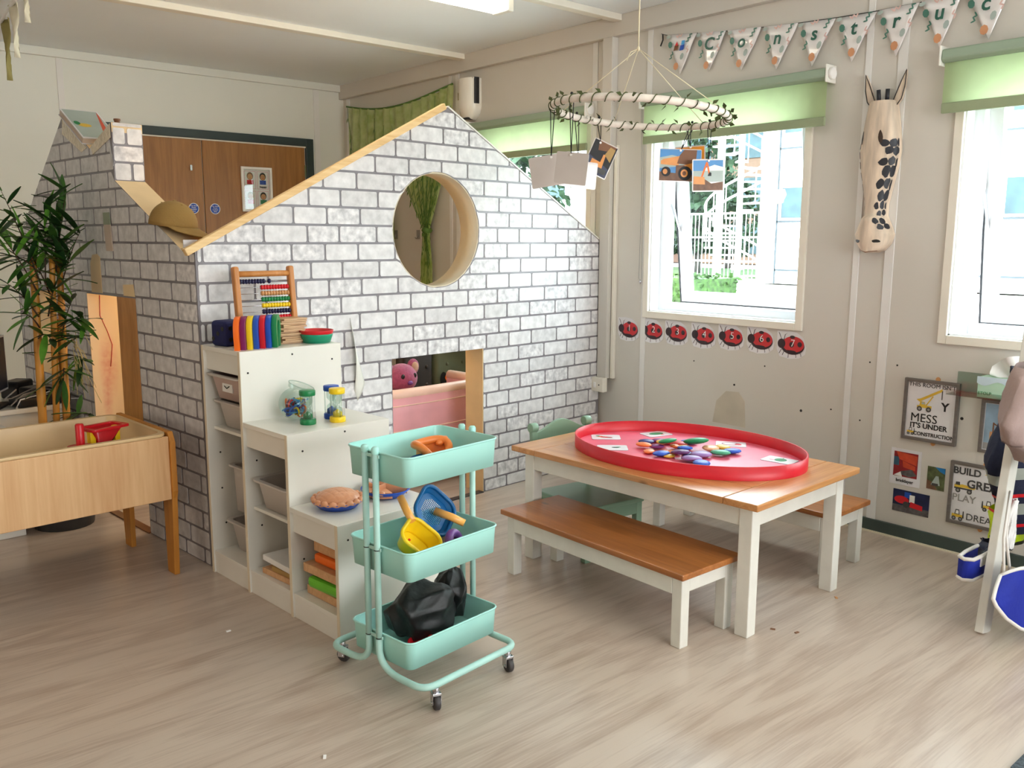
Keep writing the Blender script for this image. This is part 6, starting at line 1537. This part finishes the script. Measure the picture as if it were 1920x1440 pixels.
drape('hi_vis_vest', 'neon yellow costume vest with red piping behind the stand leg', 'vest', (3.60, 1.26, 0), [(.34, -.07, .16), (.30, -.08, .18), (.25, -.09, .18), (.18, -.09, .18)], .04, 'pl_lime', 3.0, parts=(('red_piping', .0, .06, 'pl_red'), ('hem', .93, 1.0, 'pl_black')))
drape('floral_bag', 'dark patterned cloth bundle low on the stand', 'cloth', (3.37, 1.22, 0), [(.265, -.02, .05), (.24, -.045, .06), (.20, -.04, .05), (.175, -.01, .03)], .03, 'pl_navy', 1.0)
# blue tabard with white binding
ap = thing('blue_tabard', 'royal blue costume tabard with white binding low on the stand', 'tabard', (3.09, 1.065, 0))
def apf(u, v):
    K = [(.0, .248), (-.05, .222), (-.095, .195), (-.098, .175), (-.05, .125), (.03, .073), (.12, .035), (.20, .012)]
    k = v * 7; i = min(6, int(k)); q = k - i
    x = K[i][0] * (1 - q) + K[i + 1][0] * q; z = K[i][1] * (1 - q) + K[i + 1][1] * q
    R_ = V((.40, -.14, .26 - .245 * v)); L_ = V((x, -.10 * v * v, z))
    return tuple(L_.lerp(R_, u) + V((0, -.018 * math.sin(7 * u + 2 * v) * (1 - .2 * v), .018 * math.sin(9 * u) * (1 - v))))
MB().grid(24, 28, apf).build('cloth', 'apron_blue', ap, solid=.004)
bpts = [apf(0, k / 28) for k in range(29)]
MB().tube([V(p) + V((0, -.002, 0)) for p in bpts], .0065, 6).build('binding', 'bias_white', ap)
MB().tube([V(apf(k / 24, 0)) + V((0, -.002, 0)) for k in range(25)], .0065, 6).build('binding', 'bias_white', ap)
MB().tube([(.02, -.005, .245), (.06, .02, .36), (.15, .045, .50), (.08, .02, .36), (.06, -.01, .245)], .005, 6).build('strap', 'bias_white', ap)
rl = thing('rolled_tabard', 'rolled blue tabard with white edges beside the stand leg', 'tabard', (3.135, 1.195, .225))
def roll(u, v): 
    a = PI * .5 + 2 * PI * .5 * u
    return (.05 * math.cos(a) * 1.1 + .13 * 0 + .02, .045 * math.sin(a), -.045 + .09 * v)
b = MB(); path = [(.17, .028), (.07, .030), (.005, .024), (-.012, .0), (.005, -.024), (.07, -.028), (.17, -.027)]
b.grid(6, 4, lambda u, v: (path[min(6, int(u * 6 + .01))][0], path[min(6, int(u * 6 + .01))][1], -.04 + .075 * v)); b.build('cloth', 'apron_blue', rl, solid=.005)
for z in (.035, -.04): MB().tube([(p[0], p[1], z) for p in path], .007, 6).build('binding', 'bias_white', rl)
MB().box(.05, .15, -.033, -.029, .0, .03).build('tape', 'bias_white', rl)
# dark carpet at the bottom right corner
pm('carpet', (84, 94, 100), .95, var=.25, scale=120, bump=.6, bscale=250)
o = MB().box(2.36, 3.7, -1.2, .745, 0, .008).build('carpet', 'carpet', bevel=.003); tag(o, 'grey carpet edge in the bottom right corner', 'carpet')
# scraps on the floor
for i, (x, y, c) in enumerate(((1.15, 2.85, 'white'), (1.03, 1.95, 'white'), (2.62, 1.62, 'brown'), (2.66, 1.55, 'brown'), (3.05, 1.62, 'natural'))):
    o = MB().box(-.008, .008, -.004, .004, 0, .003).build('crumb', 'pl_' + c); o.location = (x, y, .0); o.rotation_euler = (0, 0, i); tag(o, ('tiny white scrap on the floor left of the storage unit', 'tiny white scrap on the floor near the trolley castor', 'brown crumb on the floor near the table leg', 'brown crumb on the floor in front of the table', 'pale crumb on the floor beside the window side bench')[i], 'scrap')
